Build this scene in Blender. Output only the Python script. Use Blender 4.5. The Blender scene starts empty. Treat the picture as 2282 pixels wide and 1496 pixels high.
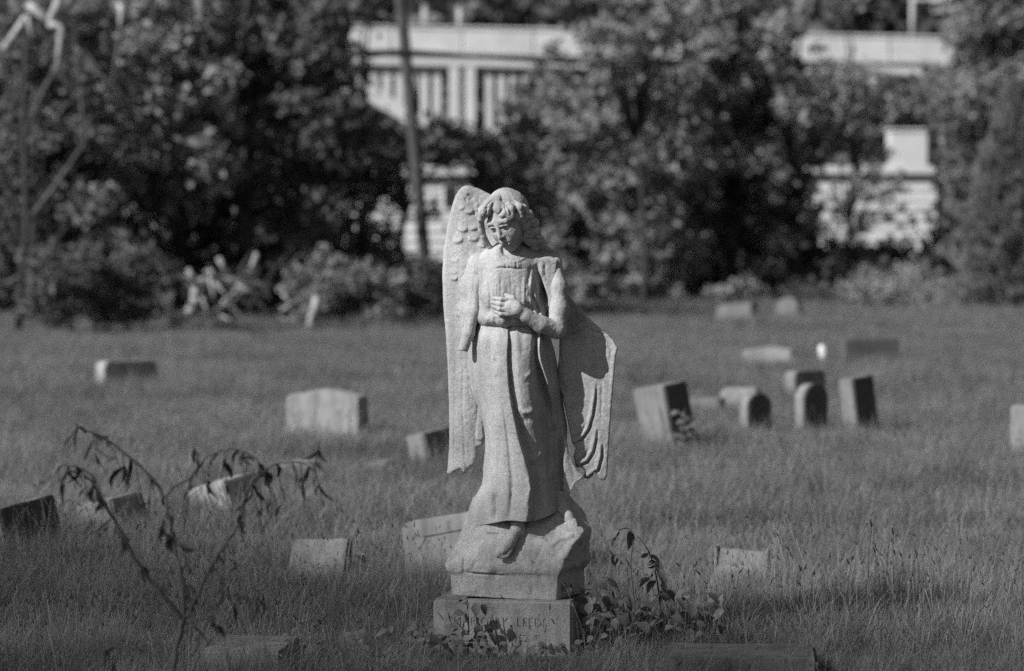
import bpy, bmesh, math, random
import numpy as np
from mathutils import Vector, Matrix, Euler

# ------------------------------------------------------------------ camera, sky, sun, exposure
FPX = 2282 * 105.0 / 36.0          # focal length in photo pixels
K = 600.0                          # photo pixels per metre at the statue
D = FPX / K                        # distance of the statue
HOR = 600.0                        # photo row of the horizon
HC = (1450 - HOR) / K              # camera height
scene = bpy.context.scene
COL = scene.collection
cam_d = bpy.data.cameras.new('camera'); cam = bpy.data.objects.new('camera', cam_d); COL.objects.link(cam)
cam_d.lens = 105; cam_d.sensor_width = 36; cam_d.clip_end = 5000; cam_d.clip_start = 0.1
cam.location = (0, 0, HC)
cam.rotation_euler = (math.pi / 2 - math.atan((748 - HOR) / FPX), 0, 0)
cam_d.dof.use_dof = True; cam_d.dof.focus_distance = D - 0.05; cam_d.dof.aperture_fstop = 2.7
scene.camera = cam
SUN_AZ, SUN_EL = math.radians(56), math.radians(35)   # azimuth: to the left of the camera's back
TO_SUN = Vector((-math.sin(SUN_AZ) * math.cos(SUN_EL), -math.cos(SUN_AZ) * math.cos(SUN_EL), math.sin(SUN_EL)))
world = bpy.data.worlds.new('World'); scene.world = world; world.use_nodes = True
wn = world.node_tree; wn.nodes.clear()
sky = wn.nodes.new('ShaderNodeTexSky'); sky.sky_type = 'NISHITA'; sky.sun_disc = False
sky.sun_elevation = SUN_EL; sky.sun_rotation = math.atan2(TO_SUN.x, TO_SUN.y)
bw = wn.nodes.new('ShaderNodeRGBToBW'); bg = wn.nodes.new('ShaderNodeBackground'); bg.inputs[1].default_value = 0.05
wo = wn.nodes.new('ShaderNodeOutputWorld')
wn.links.new(sky.outputs[0], bw.inputs[0]); wn.links.new(bw.outputs[0], bg.inputs[0]); wn.links.new(bg.outputs[0], wo.inputs[0])
sun_d = bpy.data.lights.new('sun', 'SUN'); sun_d.energy = 4.6; sun_d.angle = math.radians(0.53); sun_d.color = (1, 1, 1)
sun = bpy.data.objects.new('sun', sun_d); COL.objects.link(sun)
sun.rotation_euler = TO_SUN.to_track_quat('Z', 'Y').to_euler(); sun.location = (-20, -10, 30)
vs = scene.view_settings; vs.view_transform = 'Standard'; vs.look = 'None'; vs.gamma = 1; vs.exposure = 0.5; vs.use_curve_mapping = False
scene.render.engine = 'CYCLES'
cy = scene.cycles; cy.max_bounces = 4; cy.diffuse_bounces = 2; cy.glossy_bounces = 1; cy.transmission_bounces = 2; cy.transparent_max_bounces = 4
cy.use_denoising = False   # the sampling grain stands in for the film's
cy.use_adaptive_sampling = True; cy.adaptive_threshold = 0.025

# ------------------------------------------------------------------ helpers
def tag(o, label=None, cat=None, group=None, kind=None):
    if label: o['label'] = label
    if cat: o['category'] = cat
    if group: o['group'] = group
    if kind: o['kind'] = kind
    return o
def empty(name, loc=(0, 0, 0), rz=0.0, label=None, cat=None, group=None):
    o = bpy.data.objects.new(name, None); COL.objects.link(o); o.location = loc; o.rotation_euler = (0, 0, rz)
    o.empty_display_size = 0.1
    return tag(o, label, cat, group)
def link(name, me, mat, parent=None):
    o = bpy.data.objects.new(name, me); COL.objects.link(o)
    if mat is not None and not me.materials: me.materials.append(mat)
    if parent is not None: o.parent = parent
    return o
def mesh_np(name, V, F, smooth=True):
    """V (n,3) array, F (m,3|4) array or list of lists"""
    me = bpy.data.meshes.new(name)
    V = np.asarray(V, np.float32)
    if isinstance(F, np.ndarray):
        k = F.shape[1]; m = F.shape[0]
        me.vertices.add(len(V)); me.vertices.foreach_set('co', V.ravel())
        me.loops.add(m * k); me.loops.foreach_set('vertex_index', F.astype(np.int32).ravel())
        me.polygons.add(m); me.polygons.foreach_set('loop_start', np.arange(0, m * k, k, dtype=np.int32))
        me.update(calc_edges=True); me.validate()
    else:
        me.from_pydata(V.tolist(), [], F)
    if smooth and len(me.polygons): me.polygons.foreach_set('use_smooth', np.ones(len(me.polygons), dtype=bool))
    me.update()
    return me
def tube(V, F, pts, rads, n=6, cap=True):
    """append a tapered tube along pts to the lists V, F"""
    pts = [Vector(p) for p in pts]; base = len(V); prev = None
    for i, p in enumerate(pts):
        t = (pts[min(i + 1, len(pts) - 1)] - pts[max(i - 1, 0)]).normalized()
        if prev is None:
            a = t.orthogonal().normalized()
        else:
            a = (prev - t * prev.dot(t)); a = a.normalized() if a.length > 1e-6 else t.orthogonal().normalized()
        prev = a; b = t.cross(a)
        for k in range(n):
            w = 2 * math.pi * k / n
            V.append(tuple(p + (a * math.cos(w) + b * math.sin(w)) * rads[i]))
    for i in range(len(pts) - 1):
        for k in range(n):
            k2 = (k + 1) % n
            F.append([base + i * n + k, base + i * n + k2, base + (i + 1) * n + k2, base + (i + 1) * n + k])
    if cap:
        F.append([base + k for k in range(n)][::-1]); F.append([base + (len(pts) - 1) * n + k for k in range(n)])
def dist_at(y): return FPX * HC / (y - HOR)
def ground_at(x, y):
    d = dist_at(y); return Vector(((x - 1141) / FPX * d, d, 0.0))
def at(x, y, d):
    """the point on the ray of photo pixel (x,y) at distance d along the view axis"""
    return Vector(((x - 1141) / FPX * d, d, HC - (y - HOR) / FPX * d))

# lattice noise for arrays of points
_rs = np.random.RandomState(7)
_LAT = _rs.rand(32, 32, 32).astype(np.float32) * 2 - 1
def vnoise(P, s):
    q = np.asarray(P, np.float32) / s
    i = np.floor(q).astype(int); f = q - i; f = f * f * (3 - 2 * f); i &= 31; j = (i + 1) & 31
    def L(a, b, c): return _LAT[a, b, c]
    x0, y0, z0 = i[..., 0], i[..., 1], i[..., 2]; x1, y1, z1 = j[..., 0], j[..., 1], j[..., 2]
    fx, fy, fz = f[..., 0], f[..., 1], f[..., 2]
    a = L(x0, y0, z0) * (1 - fx) + L(x1, y0, z0) * fx; b = L(x0, y1, z0) * (1 - fx) + L(x1, y1, z0) * fx
    c = L(x0, y0, z1) * (1 - fx) + L(x1, y0, z1) * fx; d = L(x0, y1, z1) * (1 - fx) + L(x1, y1, z1) * fx
    return (a * (1 - fy) + b * fy) * (1 - fz) + (c * (1 - fy) + d * fy) * fz

# ------------------------------------------------------------------ materials (all neutral: a black and white photograph)
def mat_base(name, rough=0.9, spec=0.15):
    m = bpy.data.materials.new(name); m.use_nodes = True
    nt = m.node_tree; b = nt.nodes['Principled BSDF']
    b.inputs['Roughness'].default_value = rough; b.inputs['Specular IOR Level'].default_value = spec
    return m, nt, b
def gray(v): return (v, v, v, 1)
def stone_mat(name, base, var=0.35, grain=220.0, bump=0.4, blot=6.0, stain=0.5, bdist=0.004, streak=0.3):
    """speckled, pitted stone: fine grain, soft blotches, dark stains with edges of their own"""
    m, nt, b = mat_base(name, 0.92, 0.12)
    N = nt.nodes.new; Lk = nt.links.new
    tc = N('ShaderNodeTexCoord')
    g = N('ShaderNodeTexNoise'); g.inputs['Scale'].default_value = grain; g.inputs['Detail'].default_value = 3; g.inputs['Roughness'].default_value = 0.7
    bl = N('ShaderNodeTexNoise'); bl.inputs['Scale'].default_value = blot; bl.inputs['Detail'].default_value = 6; bl.inputs['Roughness'].default_value = 0.65
    st = N('ShaderNodeTexNoise'); st.inputs['Scale'].default_value = blot * 2.3; st.inputs['Detail'].default_value = 8; st.inputs['Roughness'].default_value = 0.75
    for n in (g, bl, st): Lk(tc.outputs['Object'], n.inputs['Vector'])
    r1 = N('ShaderNodeValToRGB'); r1.color_ramp.elements[0].position = 0.3; r1.color_ramp.elements[1].position = 0.7
    r1.color_ramp.elements[0].color = gray(1 - var); r1.color_ramp.elements[1].color = gray(1 + var * 0.6)
    Lk(g.outputs[0], r1.inputs[0])
    r2 = N('ShaderNodeValToRGB'); r2.color_ramp.elements[0].position = 0.3; r2.color_ramp.elements[1].position = 0.7
    r2.color_ramp.elements[0].color = gray(0.74); r2.color_ramp.elements[1].color = gray(1.12)
    Lk(bl.outputs[0], r2.inputs[0])
    r3 = N('ShaderNodeValToRGB'); r3.color_ramp.elements[0].position = 0.33; r3.color_ramp.elements[1].position = 0.43
    r3.color_ramp.elements[0].color = gray(1 - stain); r3.color_ramp.elements[1].color = gray(1)
    Lk(st.outputs[0], r3.inputs[0])
    def mul(a, c):
        x = N('ShaderNodeMixRGB'); x.blend_type = 'MULTIPLY'; x.inputs[0].default_value = 1
        Lk(a, x.inputs[1]); Lk(c, x.inputs[2]) if hasattr(c, 'is_linked') else None
        if not hasattr(c, 'is_linked'): x.inputs[2].default_value = c
        return x.outputs[0]
    mp = N('ShaderNodeMapping'); mp.inputs['Scale'].default_value = (22, 22, 2.2); Lk(tc.outputs['Object'], mp.inputs[0])
    sk_ = N('ShaderNodeTexNoise'); sk_.inputs['Scale'].default_value = 1.0; sk_.inputs['Detail'].default_value = 5; Lk(mp.outputs[0], sk_.inputs['Vector'])
    r4 = N('ShaderNodeValToRGB'); r4.color_ramp.elements[0].position = 0.34; r4.color_ramp.elements[1].position = 0.56   # rain streaks
    r4.color_ramp.elements[0].color = gray(1 - streak); r4.color_ramp.elements[1].color = gray(1); Lk(sk_.outputs[0], r4.inputs[0])
    c = mul(mul(mul(r1.outputs[0], r2.outputs[0]), r3.outputs[0]), r4.outputs[0]); c = mul(c, gray(base))
    Lk(c, b.inputs['Base Color'])
    bp = N('ShaderNodeBump'); bp.inputs['Strength'].default_value = bump; bp.inputs['Distance'].default_value = bdist
    ad = N('ShaderNodeMath'); ad.operation = 'ADD'
    g2 = N('ShaderNodeTexNoise'); g2.inputs['Scale'].default_value = grain * 0.3; g2.inputs['Detail'].default_value = 4
    Lk(tc.outputs['Object'], g2.inputs['Vector'])
    Lk(g.outputs[0], ad.inputs[0]); Lk(g2.outputs[0], ad.inputs[1]); Lk(ad.outputs[0], bp.inputs['Height']); Lk(bp.outputs[0], b.inputs['Normal'])
    return m
def plain_mat(name, base, var=0.25, scale=8.0, rough=0.85, spec=0.2, transl=0.0, bump=0.0, per_object=0.0):
    m, nt, b = mat_base(name, rough, spec)
    N = nt.nodes.new; Lk = nt.links.new
    tc = N('ShaderNodeTexCoord'); g = N('ShaderNodeTexNoise'); g.inputs['Scale'].default_value = scale; g.inputs['Detail'].default_value = 4
    Lk(tc.outputs['Object'], g.inputs['Vector'])
    r = N('ShaderNodeValToRGB'); r.color_ramp.elements[0].position = 0.3; r.color_ramp.elements[1].position = 0.7
    r.color_ramp.elements[0].color = gray(base * (1 - var)); r.color_ramp.elements[1].color = gray(base * (1 + var))
    Lk(g.outputs[0], r.inputs[0]); Lk(r.outputs[0], b.inputs['Base Color'])
    if bump:
        bp = N('ShaderNodeBump'); bp.inputs['Strength'].default_value = bump; bp.inputs['Distance'].default_value = 0.01
        Lk(g.outputs[0], bp.inputs['Height']); Lk(bp.outputs[0], b.inputs['Normal'])
    if transl:
        t = N('ShaderNodeBsdfTranslucent'); mx = N('ShaderNodeMixShader'); mx.inputs[0].default_value = transl
        Lk(r.outputs[0], t.inputs[0]); Lk(b.outputs[0], mx.inputs[1]); Lk(t.outputs[0], mx.inputs[2])
        Lk(mx.outputs[0], nt.nodes['Material Output'].inputs[0])
    return m
M = {}
M['angel'] = stone_mat('angel_stone', 0.44, var=0.42, grain=240, bump=0.5, blot=5, stain=0.3, streak=0.2)
M['pedestal'] = stone_mat('pedestal_stone', 0.28, var=0.35, grain=200, bump=0.5, blot=6, stain=0.35, streak=0.3)
# ------------------------------------------------------------------ carving tools: distance fields on a grid, surface nets, lofts, chisel strokes
# statue space: x = photo column - 1138, y = depth (minus towards the viewer), z = 1450 - photo row, all divided by K at the end
def S(x, y, d=0.0): return np.array([x - 1138.0, d, 1450.0 - y], np.float32)
class Grid:
    def __init__(s, lo, hi, h):
        s.h = h; s.lo = np.array(lo, np.float32); n = np.ceil((np.array(hi) - s.lo) / h).astype(int) + 1; s.n = n
        s.ax = [s.lo[i] + h * np.arange(n[i], dtype=np.float32) for i in range(3)]
        s.F = np.full(n, 60.0, np.float32)
    def sub(s, lo, hi):
        sl = []
        for i in range(3):
            a = int(np.clip(np.floor((lo[i] - s.lo[i]) / s.h), 0, s.n[i])); b = int(np.clip(np.ceil((hi[i] - s.lo[i]) / s.h) + 1, 0, s.n[i]))
            sl.append(slice(a, b))
        return tuple(sl)
    def xyz(s, sl): return s.ax[0][sl[0]][:, None, None], s.ax[1][sl[1]][None, :, None], s.ax[2][sl[2]][None, None, :]
    def put(s, fn, lo, hi, k=0.0, op='u'):
        m = max(k, 3 * s.h) + 2
        sl = s.sub(np.array(lo) - m, np.array(hi) + m); g = fn(*s.xyz(sl)); F = s.F[sl]
        if F.size == 0: return
        if op == 'u':
            if k > 0:
                h = np.clip(0.5 + 0.5 * (F - g) / k, 0, 1); F[...] = F * (1 - h) + g * h - k * h * (1 - h)
            else: np.minimum(F, g, out=F)
        else:
            g = -g
            if k > 0:
                h = np.clip(0.5 - 0.5 * (F - g) / k, 0, 1); F[...] = F * (1 - h) + g * h + k * h * (1 - h)
            else: np.maximum(F, g, out=F)
    def ell(s, c, r, k=0.0, op='u', R=None):
        c = np.asarray(c, np.float32); r = np.asarray(r, np.float32); m = float(max(r))
        Ri = None if R is None else np.array(R.transposed(), np.float32)
        def fn(x, y, z):
            x = x - c[0]; y = y - c[1]; z = z - c[2]
            if Ri is not None:
                x, y, z = (Ri[0, 0] * x + Ri[0, 1] * y + Ri[0, 2] * z, Ri[1, 0] * x + Ri[1, 1] * y + Ri[1, 2] * z, Ri[2, 0] * x + Ri[2, 1] * y + Ri[2, 2] * z)
            a, b, d = x / r[0], y / r[1], z / r[2]
            k0 = np.sqrt(a * a + b * b + d * d); k1 = np.sqrt((a / r[0]) ** 2 + (b / r[1]) ** 2 + (d / r[2]) ** 2) + 1e-6
            return k0 * (k0 - 1) / k1
        e = r if R is None else np.array([m, m, m])
        s.put(fn, c - e, c + e, k, op)
    def cone(s, a, b, ra, rb, k=0.0, op='u', flat=None):
        a = np.asarray(a, np.float32); b = np.asarray(b, np.float32); ab = b - a; L = float(ab @ ab) + 1e-6
        def fn(x, y, z):
            px, py, pz = x - a[0], y - a[1], z - a[2]
            t = np.clip((px * ab[0] + py * ab[1] + pz * ab[2]) / L, 0, 1)
            dx, dy, dz = px - t * ab[0], py - t * ab[1], pz - t * ab[2]
            if flat: dy = dy / flat
            return np.sqrt(dx * dx + dy * dy + dz * dz) - (ra + (rb - ra) * t)
        m = max(ra, rb); s.put(fn, np.minimum(a, b) - m, np.maximum(a, b) + m, k, op)
    def chain(s, pts, rads, k=0.0, op='u'):
        for i in range(len(pts) - 1): s.cone(pts[i], pts[i + 1], rads[i], rads[i + 1], k, op)
    def slab(s, poly, depth, thick, rnd=6.0, k=0.0):
        """polygon in (x,z) given a thickness, its mid depth a function of x and z"""
        P = np.array(poly, np.float32); lo = P.min(0); hi = P.max(0)
        sl = s.sub((lo[0] - 12, -1e4, lo[1] - 12), (hi[0] + 12, 1e4, hi[1] + 12)); x, y, z = s.xyz(sl)
        X, Z = np.broadcast_arrays(x[:, 0, :], z[:, 0, :]); d = np.full(X.shape, 1e9, np.float32); sg = np.ones(X.shape, np.float32)
        n = len(P); j = n - 1
        for i in range(n):
            e = P[j] - P[i]; wx, wz = X - P[i][0], Z - P[i][1]
            t = np.clip((wx * e[0] + wz * e[1]) / (e @ e + 1e-9), 0, 1); bx, bz = wx - e[0] * t, wz - e[1] * t
            d = np.minimum(d, bx * bx + bz * bz)
            c1 = Z >= P[i][1]; c2 = Z < P[j][1]; c3 = e[0] * wz > e[1] * wx
            fl = (c1 & c2 & c3) | (~c1 & ~c2 & ~c3); sg = np.where(fl, -sg, sg); j = i
        d2 = (sg * np.sqrt(d))[:, None, :] + rnd
        w = np.abs(y - depth(x, z)) - thick / 2 + rnd
        g = np.minimum(np.maximum(d2, w), 0) + np.sqrt(np.maximum(d2, 0) ** 2 + np.maximum(w, 0) ** 2) - rnd
        F = s.F[sl]
        if k > 0:
            h = np.clip(0.5 + 0.5 * (F - g) / k, 0, 1); F[...] = F * (1 - h) + g * h - k * h * (1 - h)
        else: np.minimum(F, g, out=F)
    def nets(s):
        F = s.F; n = F.shape; I = F < 0
        c = np.zeros((n[0] - 1, n[1] - 1, n[2] - 1), np.uint8)
        for a in (0, 1):
            for b in (0, 1):
                for d in (0, 1): c += I[a:n[0] - 1 + a, b:n[1] - 1 + b, d:n[2] - 1 + d]
        act = np.argwhere((c > 0) & (c < 8)); idx = np.full(c.shape, -1, np.int32); idx[tuple(act.T)] = np.arange(len(act))
        acc = np.zeros((len(act), 3), np.float32); cnt = np.zeros(len(act), np.float32)
        cor = [(a, b, d) for a in (0, 1) for b in (0, 1) for d in (0, 1)]
        val = {q: F[act[:, 0] + q[0], act[:, 1] + q[1], act[:, 2] + q[2]] for q in cor}
        for q in cor:
            for ax in range(3):
                if q[ax]: continue
                r = list(q); r[ax] = 1; r = tuple(r); a, b = val[q], val[r]; m = (a < 0) != (b < 0)
                t = np.where(m, a / np.where(m, a - b, 1), 0)
                p = np.tile(np.array(q, np.float32), (len(act), 1)); p[:, ax] += t
                acc += np.where(m[:, None], p, 0); cnt += m
        V = (act + acc / cnt[:, None]) * s.h + s.lo
        Q = []
        for ax in range(3):
            u, v = (ax + 1) % 3, (ax + 2) % 3
            A = np.moveaxis(I, (ax, u, v), (0, 1, 2)); ed = np.argwhere(A[:-1, 1:-1, 1:-1] != A[1:, 1:-1, 1:-1]); ed[:, 1:] += 1
            fl = A[ed[:, 0], ed[:, 1], ed[:, 2]]
            J = np.moveaxis(idx, (ax, u, v), (0, 1, 2))
            q = np.stack([J[ed[:, 0], ed[:, 1] - 1, ed[:, 2] - 1], J[ed[:, 0], ed[:, 1], ed[:, 2] - 1], J[ed[:, 0], ed[:, 1], ed[:, 2]], J[ed[:, 0], ed[:, 1] - 1, ed[:, 2]]], 1)
            q[~fl] = q[~fl][:, ::-1]; Q.append(q)
        return V, np.concatenate(Q)
def vnormals(V, F):
    a = V[F[:, 2]] - V[F[:, 0]]; b = V[F[:, 3 if F.shape[1] > 3 else 1]] - V[F[:, 1]] if F.shape[1] > 3 else V[F[:, 1]] - V[F[:, 0]]
    n = np.cross(a, b); N = np.zeros_like(V)
    for i in range(F.shape[1]): np.add.at(N, F[:, i], n)
    return N / (np.linalg.norm(N, axis=1, keepdims=True) + 1e-9)
def smooth_mesh(V, F, it=1, lam=0.5):
    for _ in range(it):
        A = np.zeros_like(V); C = np.zeros(len(V), np.float32); k = F.shape[1]
        for i in range(k):
            np.add.at(A, F[:, i], V[F[:, (i + 1) % k]]); np.add.at(C, F[:, i], 1.0)
            np.add.at(A, F[:, (i + 1) % k], V[F[:, i]]); np.add.at(C, F[:, (i + 1) % k], 1.0)
        V = V * (1 - lam) + lam * A / np.maximum(C, 1)[:, None]
    return V
def strokes(V, F, lst, nmin=0.15):
    """chisel lines on the front: (points in photo pixels, half width, amount): plus raises, minus cuts"""
    N = vnormals(V, F); front = np.clip((-N[:, 1] - nmin) / 0.3, 0, 1)
    X = V[:, 0] + 1138; Y = 1450 - V[:, 2]; off = np.zeros(len(V), np.float32)
    for pts, w, amp in lst:
        dd = np.full(len(V), 1e9, np.float32); P = np.array(pts, np.float32); sd = np.zeros(len(V), np.float32)
        L = np.r_[0, np.cumsum(np.linalg.norm(P[1:] - P[:-1], axis=1))]
        for i in range(len(P) - 1):
            e = P[i + 1] - P[i]; t = np.clip(((X - P[i, 0]) * e[0] + (Y - P[i, 1]) * e[1]) / (e @ e + 1e-6), 0, 1)
            q = (X - P[i, 0] - t * e[0]) ** 2 + (Y - P[i, 1] - t * e[1]) ** 2; m = q < dd
            dd = np.where(m, q, dd); sd = np.where(m, (L[i] + t * (L[i + 1] - L[i])) / L[-1], sd)
        off += amp * np.exp(-dd / (w * w)) * np.clip(np.minimum(sd, 1 - sd) / 0.22 + 0.12, 0, 1)
    V = V.copy(); V[:, 1] -= off * front
    return V
def scallops(V, F, lst):
    """carved feather ends: (column, row of the rounded lower end, half width, length, height)"""
    N = vnormals(V, F); front = np.clip((-N[:, 1] - 0.2) / 0.3, 0, 1)
    X = V[:, 0] + 1138; Y = 1450 - V[:, 2]; off = np.zeros(len(V), np.float32)
    for x, y, w, L, a in lst:
        u = (X - x) / w; cy_ = y - w
        r = np.sqrt(u * u + np.maximum(Y - cy_, 0) ** 2 / (w * w)); inside = 1 / (1 + np.exp((r - 1) * 9))
        t = np.clip((Y - (y - L)) / (L - w * 0.4), 0, 1)
        off = np.maximum(off, 0.62 * a * inside * t * t)
    V = V.copy(); V[:, 1] -= off * front
    return V
def weather(V, F, amp=0.9, s=9.0, lo=0.3):
    N = vnormals(V, F); return V + N * (amp * (vnoise(V + 500, s) * 0.6 + vnoise(V + 900, s * 0.45) * 0.4) + amp * lo * vnoise(V + 300, s * 3.5))[:, None]
def crom(P, n):
    """closed Catmull-Rom through P (m,dim) with n samples per span"""
    m = len(P); out = []; t = np.linspace(0, 1, n, endpoint=False)[:, None]
    for i in range(m):
        a, b, c, d = P[i - 1], P[i], P[(i + 1) % m], P[(i + 2) % m]
        tb, tc = 0.36 * (c - a), 0.36 * (d - b); lim = np.linalg.norm((c - b)[:2])
        for T in (tb, tc):
            q = np.linalg.norm(T[:2]); T *= min(1.0, 1.0 * lim / (q + 1e-6))
        out.append((2 * t**3 - 3 * t**2 + 1) * b + (t**3 - 2 * t**2 + t) * tb + (-2 * t**3 + 3 * t**2) * c + (t**3 - t**2) * tc)
    return np.concatenate(out)
def loft(levels, nu, nv, cap_in=14.0, cubic=True):
    """levels: list of (m,3) arrays (column, depth, row), the same points in each; a closed tube with caps turned inwards"""
    if cubic: R = np.stack([crom(np.array(l, np.float32), nu) for l in levels])
    else:
        R = []
        for l in levels:
            l = np.array(l, np.float32); m = len(l); t = np.linspace(0, 1, nu, endpoint=False)[:, None]
            R.append(np.concatenate([l[i] * (1 - t) + l[(i + 1) % m] * t for i in range(m)]))
        R = np.stack(R)
    rows = []; L = len(levels)
    for i in range(L - 1):
        a, b, c, d = R[max(i - 1, 0)], R[i], R[i + 1], R[min(i + 2, L - 1)]; t = np.linspace(0, 1, nv, endpoint=(i == L - 2))[:, None, None]
        tb, tc = 0.5 * (c - a), 0.5 * (d - b)
        rows.append((2 * t**3 - 3 * t**2 + 1) * b + (t**3 - 2 * t**2 + t) * tb + (-2 * t**3 + 3 * t**2) * c + (t**3 - t**2) * tc)
    G = np.concatenate(rows)
    return grid_to_mesh(G, cap_in)
def grid_to_mesh(G, cap_in):
    rows = [g for g in G]
    last = rows[-1]; c = last.mean(0)
    inn = c + (last - c) * 0.88; inn[:, 2] = last[:, 2]; rows.append(inn); up = inn.copy(); up = c + (up - c) * 0.92; up[:, 2] = last[:, 2] - cap_in; rows.append(up)
    first = rows[0]; c0 = first.mean(0); rows.insert(0, c0 + (first - c0) * 0.6)
    G = np.stack(rows); nv, nu = G.shape[:2]
    V = np.stack([G[..., 0] - 1138, G[..., 1], 1450 - G[..., 2]], -1).reshape(-1, 3)
    i, j = np.meshgrid(np.arange(nv - 1), np.arange(nu), indexing='ij'); j2 = (j + 1) % nu
    F = np.stack([i * nu + j, (i + 1) * nu + j, (i + 1) * nu + j2, i * nu + j2], -1).reshape(-1, 4)
    return V.astype(np.float32), F
def orient(V, F):
    """make faces point outwards"""
    c = V.mean(0); a = V[F[:, 1]] - V[F[:, 0]]; b = V[F[:, 2]] - V[F[:, 0]]
    v = np.einsum('ij,ij->i', np.cross(a, b), V[F[:, 0]] - c).sum()
    return F if v > 0 else F[:, ::-1].copy()

angel = empty('angel_statue', ((1138 - 1141) / K, D, 0), 0, 'carved stone angel with hand on chest and one broken wing on rocky base', 'statue')
def carve(name, V, F, parent=angel, mat='angel', label=None):
    me = mesh_np(name, np.asarray(V, np.float32) / K, F)
    o = link(name, me, M[mat], parent)
    if label: o['label'] = label
    return o

# ---- skirt: a loft through plan sections (left back, left edge, fronts, folds, right edge, backs)
def sk(y, pts, back):
    hem = [1184, 1182, 1166, 1154, 1156, 1157, 1155, 1149, 1139, 1127, 1112, 1112, 1140, 1165]
    t = (y - 715) / (1155 - 715.0); out = []
    allp = [back[0]] + pts + back[1:]
    for (x, d), h in zip(allp, hem): out.append((x, d, 715 + t * (h - 715)))
    return np.array(out, np.float32)
BK = [(1082, 70), (1245, 70), (1170, 96), (1120, 92)]
def bk(l, r): return [(l + 22, 72), (r - 8, 70), (r - 70, 96), (l + 60, 94)]
SK = [
 (712, [(1068, 10), (1085, -35), (1110, -56), (1131, -62), (1134, -58), (1152, -60), (1180, -52), (1196, -38), (1204, -40), (1224, 10)]),
 (727, [(1062, 14), (1080, -28), (1109, -46), (1131, -51), (1134, -46), (1152, -51), (1180, -44), (1195, -33), (1203, -40), (1225, 12)]),
 (756, [(1048, 24), (1074, -34), (1108, -60), (1131, -69), (1134, -59), (1152, -67), (1184, -57), (1194, -37), (1203, -49), (1227, 14)]),
 (800, [(1042, 34), (1070, -24), (1108, -64), (1129, -74), (1133, -61), (1153, -72), (1181, -63), (1195, -36), (1204, -53), (1237, 20)]),
 (860, [(1050, 34), (1078, -28), (1112, -66), (1133, -78), (1138, -61), (1157, -74), (1180, -66), (1211, -20), (1221, -39), (1246, 26)]),
 (900, [(1066, 28), (1087, -32), (1118, -66), (1139, -79), (1145, -60), (1163, -73), (1186, -66), (1221, -8), (1229, -19), (1252, 28)]),
 (940, [(1078, 12), (1092, -38), (1122, -68), (1147, -81), (1155, -58), (1172, -64), (1190, -58), (1228, -4), (1235, -6), (1258, 30)]),
 (980, [(1081, 10), (1094, -40), (1126, -70), (1156, -83), (1166, -54), (1181, -55), (1195, -50), (1236, 0), (1242, -2), (1264, 32)]),
 (1020, [(1077, 8), (1094, -44), (1128, -73), (1168, -85), (1177, -55), (1191, -50), (1207, -43), (1238, -2), (1244, 2), (1263, 26)]),
 (1060, [(1073, 4), (1094, -48), (1132, -76), (1178, -87), (1185, -60), (1200, -53), (1215, -43), (1242, -8), (1248, 0), (1262, 16)]),
 (1100, [(1049, 0), (1084, -47), (1134, -80), (1180, -91), (1186, -66), (1200, -58), (1216, -44), (1242, -12), (1250, -2), (1263, 10)]),
 (1155, [(1034, 2), (1084, -40), (1134, -86), (1172, -95), (1179, -72), (1195, -66), (1216, -52), (1241, -22), (1250, -10), (1258, 4)]),
]
lv = [sk(y, p, bk(p[0][0], p[-1][0])) for y, p in SK]
V, F = loft(lv, 14, 22, 26); F = orient(V, F)
V = strokes(V, F, [
 ([(1120, 890), (1126, 930), (1132, 975), (1138, 1030), (1142, 1070), (1139, 1115), (1136, 1150)], 3.2, -5.0),
 ([(1129, 1050), (1131, 1100), (1126, 1150)], 5, 3.0),
 ([(1104, 1095), (1109, 1125), (1106, 1156)], 6, -7.0), ([(1092, 1080), (1090, 1150)], 8, 3.0), ([(1120, 1080), (1122, 1150)], 7, 2.5),
 ([(1172, 1050), (1182, 1080), (1170, 1125)], 4, 3.0),
 ([(1170, 838), (1181, 832), (1188, 822)], 4.5, 3.5), ([(1168, 850), (1182, 846)], 5, -2.0),
 ([(1150, 905), (1165, 917), (1182, 916), (1193, 905)], 5.5, 4.0), ([(1162, 932), (1180, 934)], 6, -2.5),
 ([(1168, 1014), (1185, 1022), (1198, 1016), (1208, 1002)], 5.5, 5.0), ([(1174, 1036), (1196, 1036)], 6, -3.0),
 ([(1212, 900), (1222, 980), (1226, 1060), (1224, 1120)], 7, -4.0), ([(1200, 1040), (1205, 1090), (1204, 1140)], 6, 3.0),
 ([(1096, 735), (1094, 770), (1100, 820)], 7, -1.6), ([(1112, 735), (1110, 790)], 6, 1.4), ([(1160, 740), (1165, 790)], 6, -2.0)])
V = weather(V, F, 0.7, 8)
carve('robe_skirt', V, F)
# the drape that hangs behind the skirt on the broken wing's side
g = Grid((1225 - 1138, -20, 1450 - 1130), (1315 - 1138, 80, 1450 - 950), 1.8)
g.slab([(x - 1138, 1450 - y) for x, y in [(1257, 972), (1264, 985), (1268, 1010), (1277, 1032), (1290, 1052), (1303, 1061), (1298, 1066), (1284, 1076), (1275, 1090), (1268, 1108), (1262, 1116), (1254, 1110), (1256, 1000)]],
       lambda x, z: -3 + 0.05 * (x - 120), 16, 3)
V, F = g.nets(); V = strokes(smooth_mesh(V, F), F, [([(1266, 1000), (1274, 1040), (1282, 1070)], 5, -2), ([(1300, 1062), (1280, 1078), (1266, 1108)], 3, 2)])
carve('robe_drape', weather(V, F, 0.5, 7), F)

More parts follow.
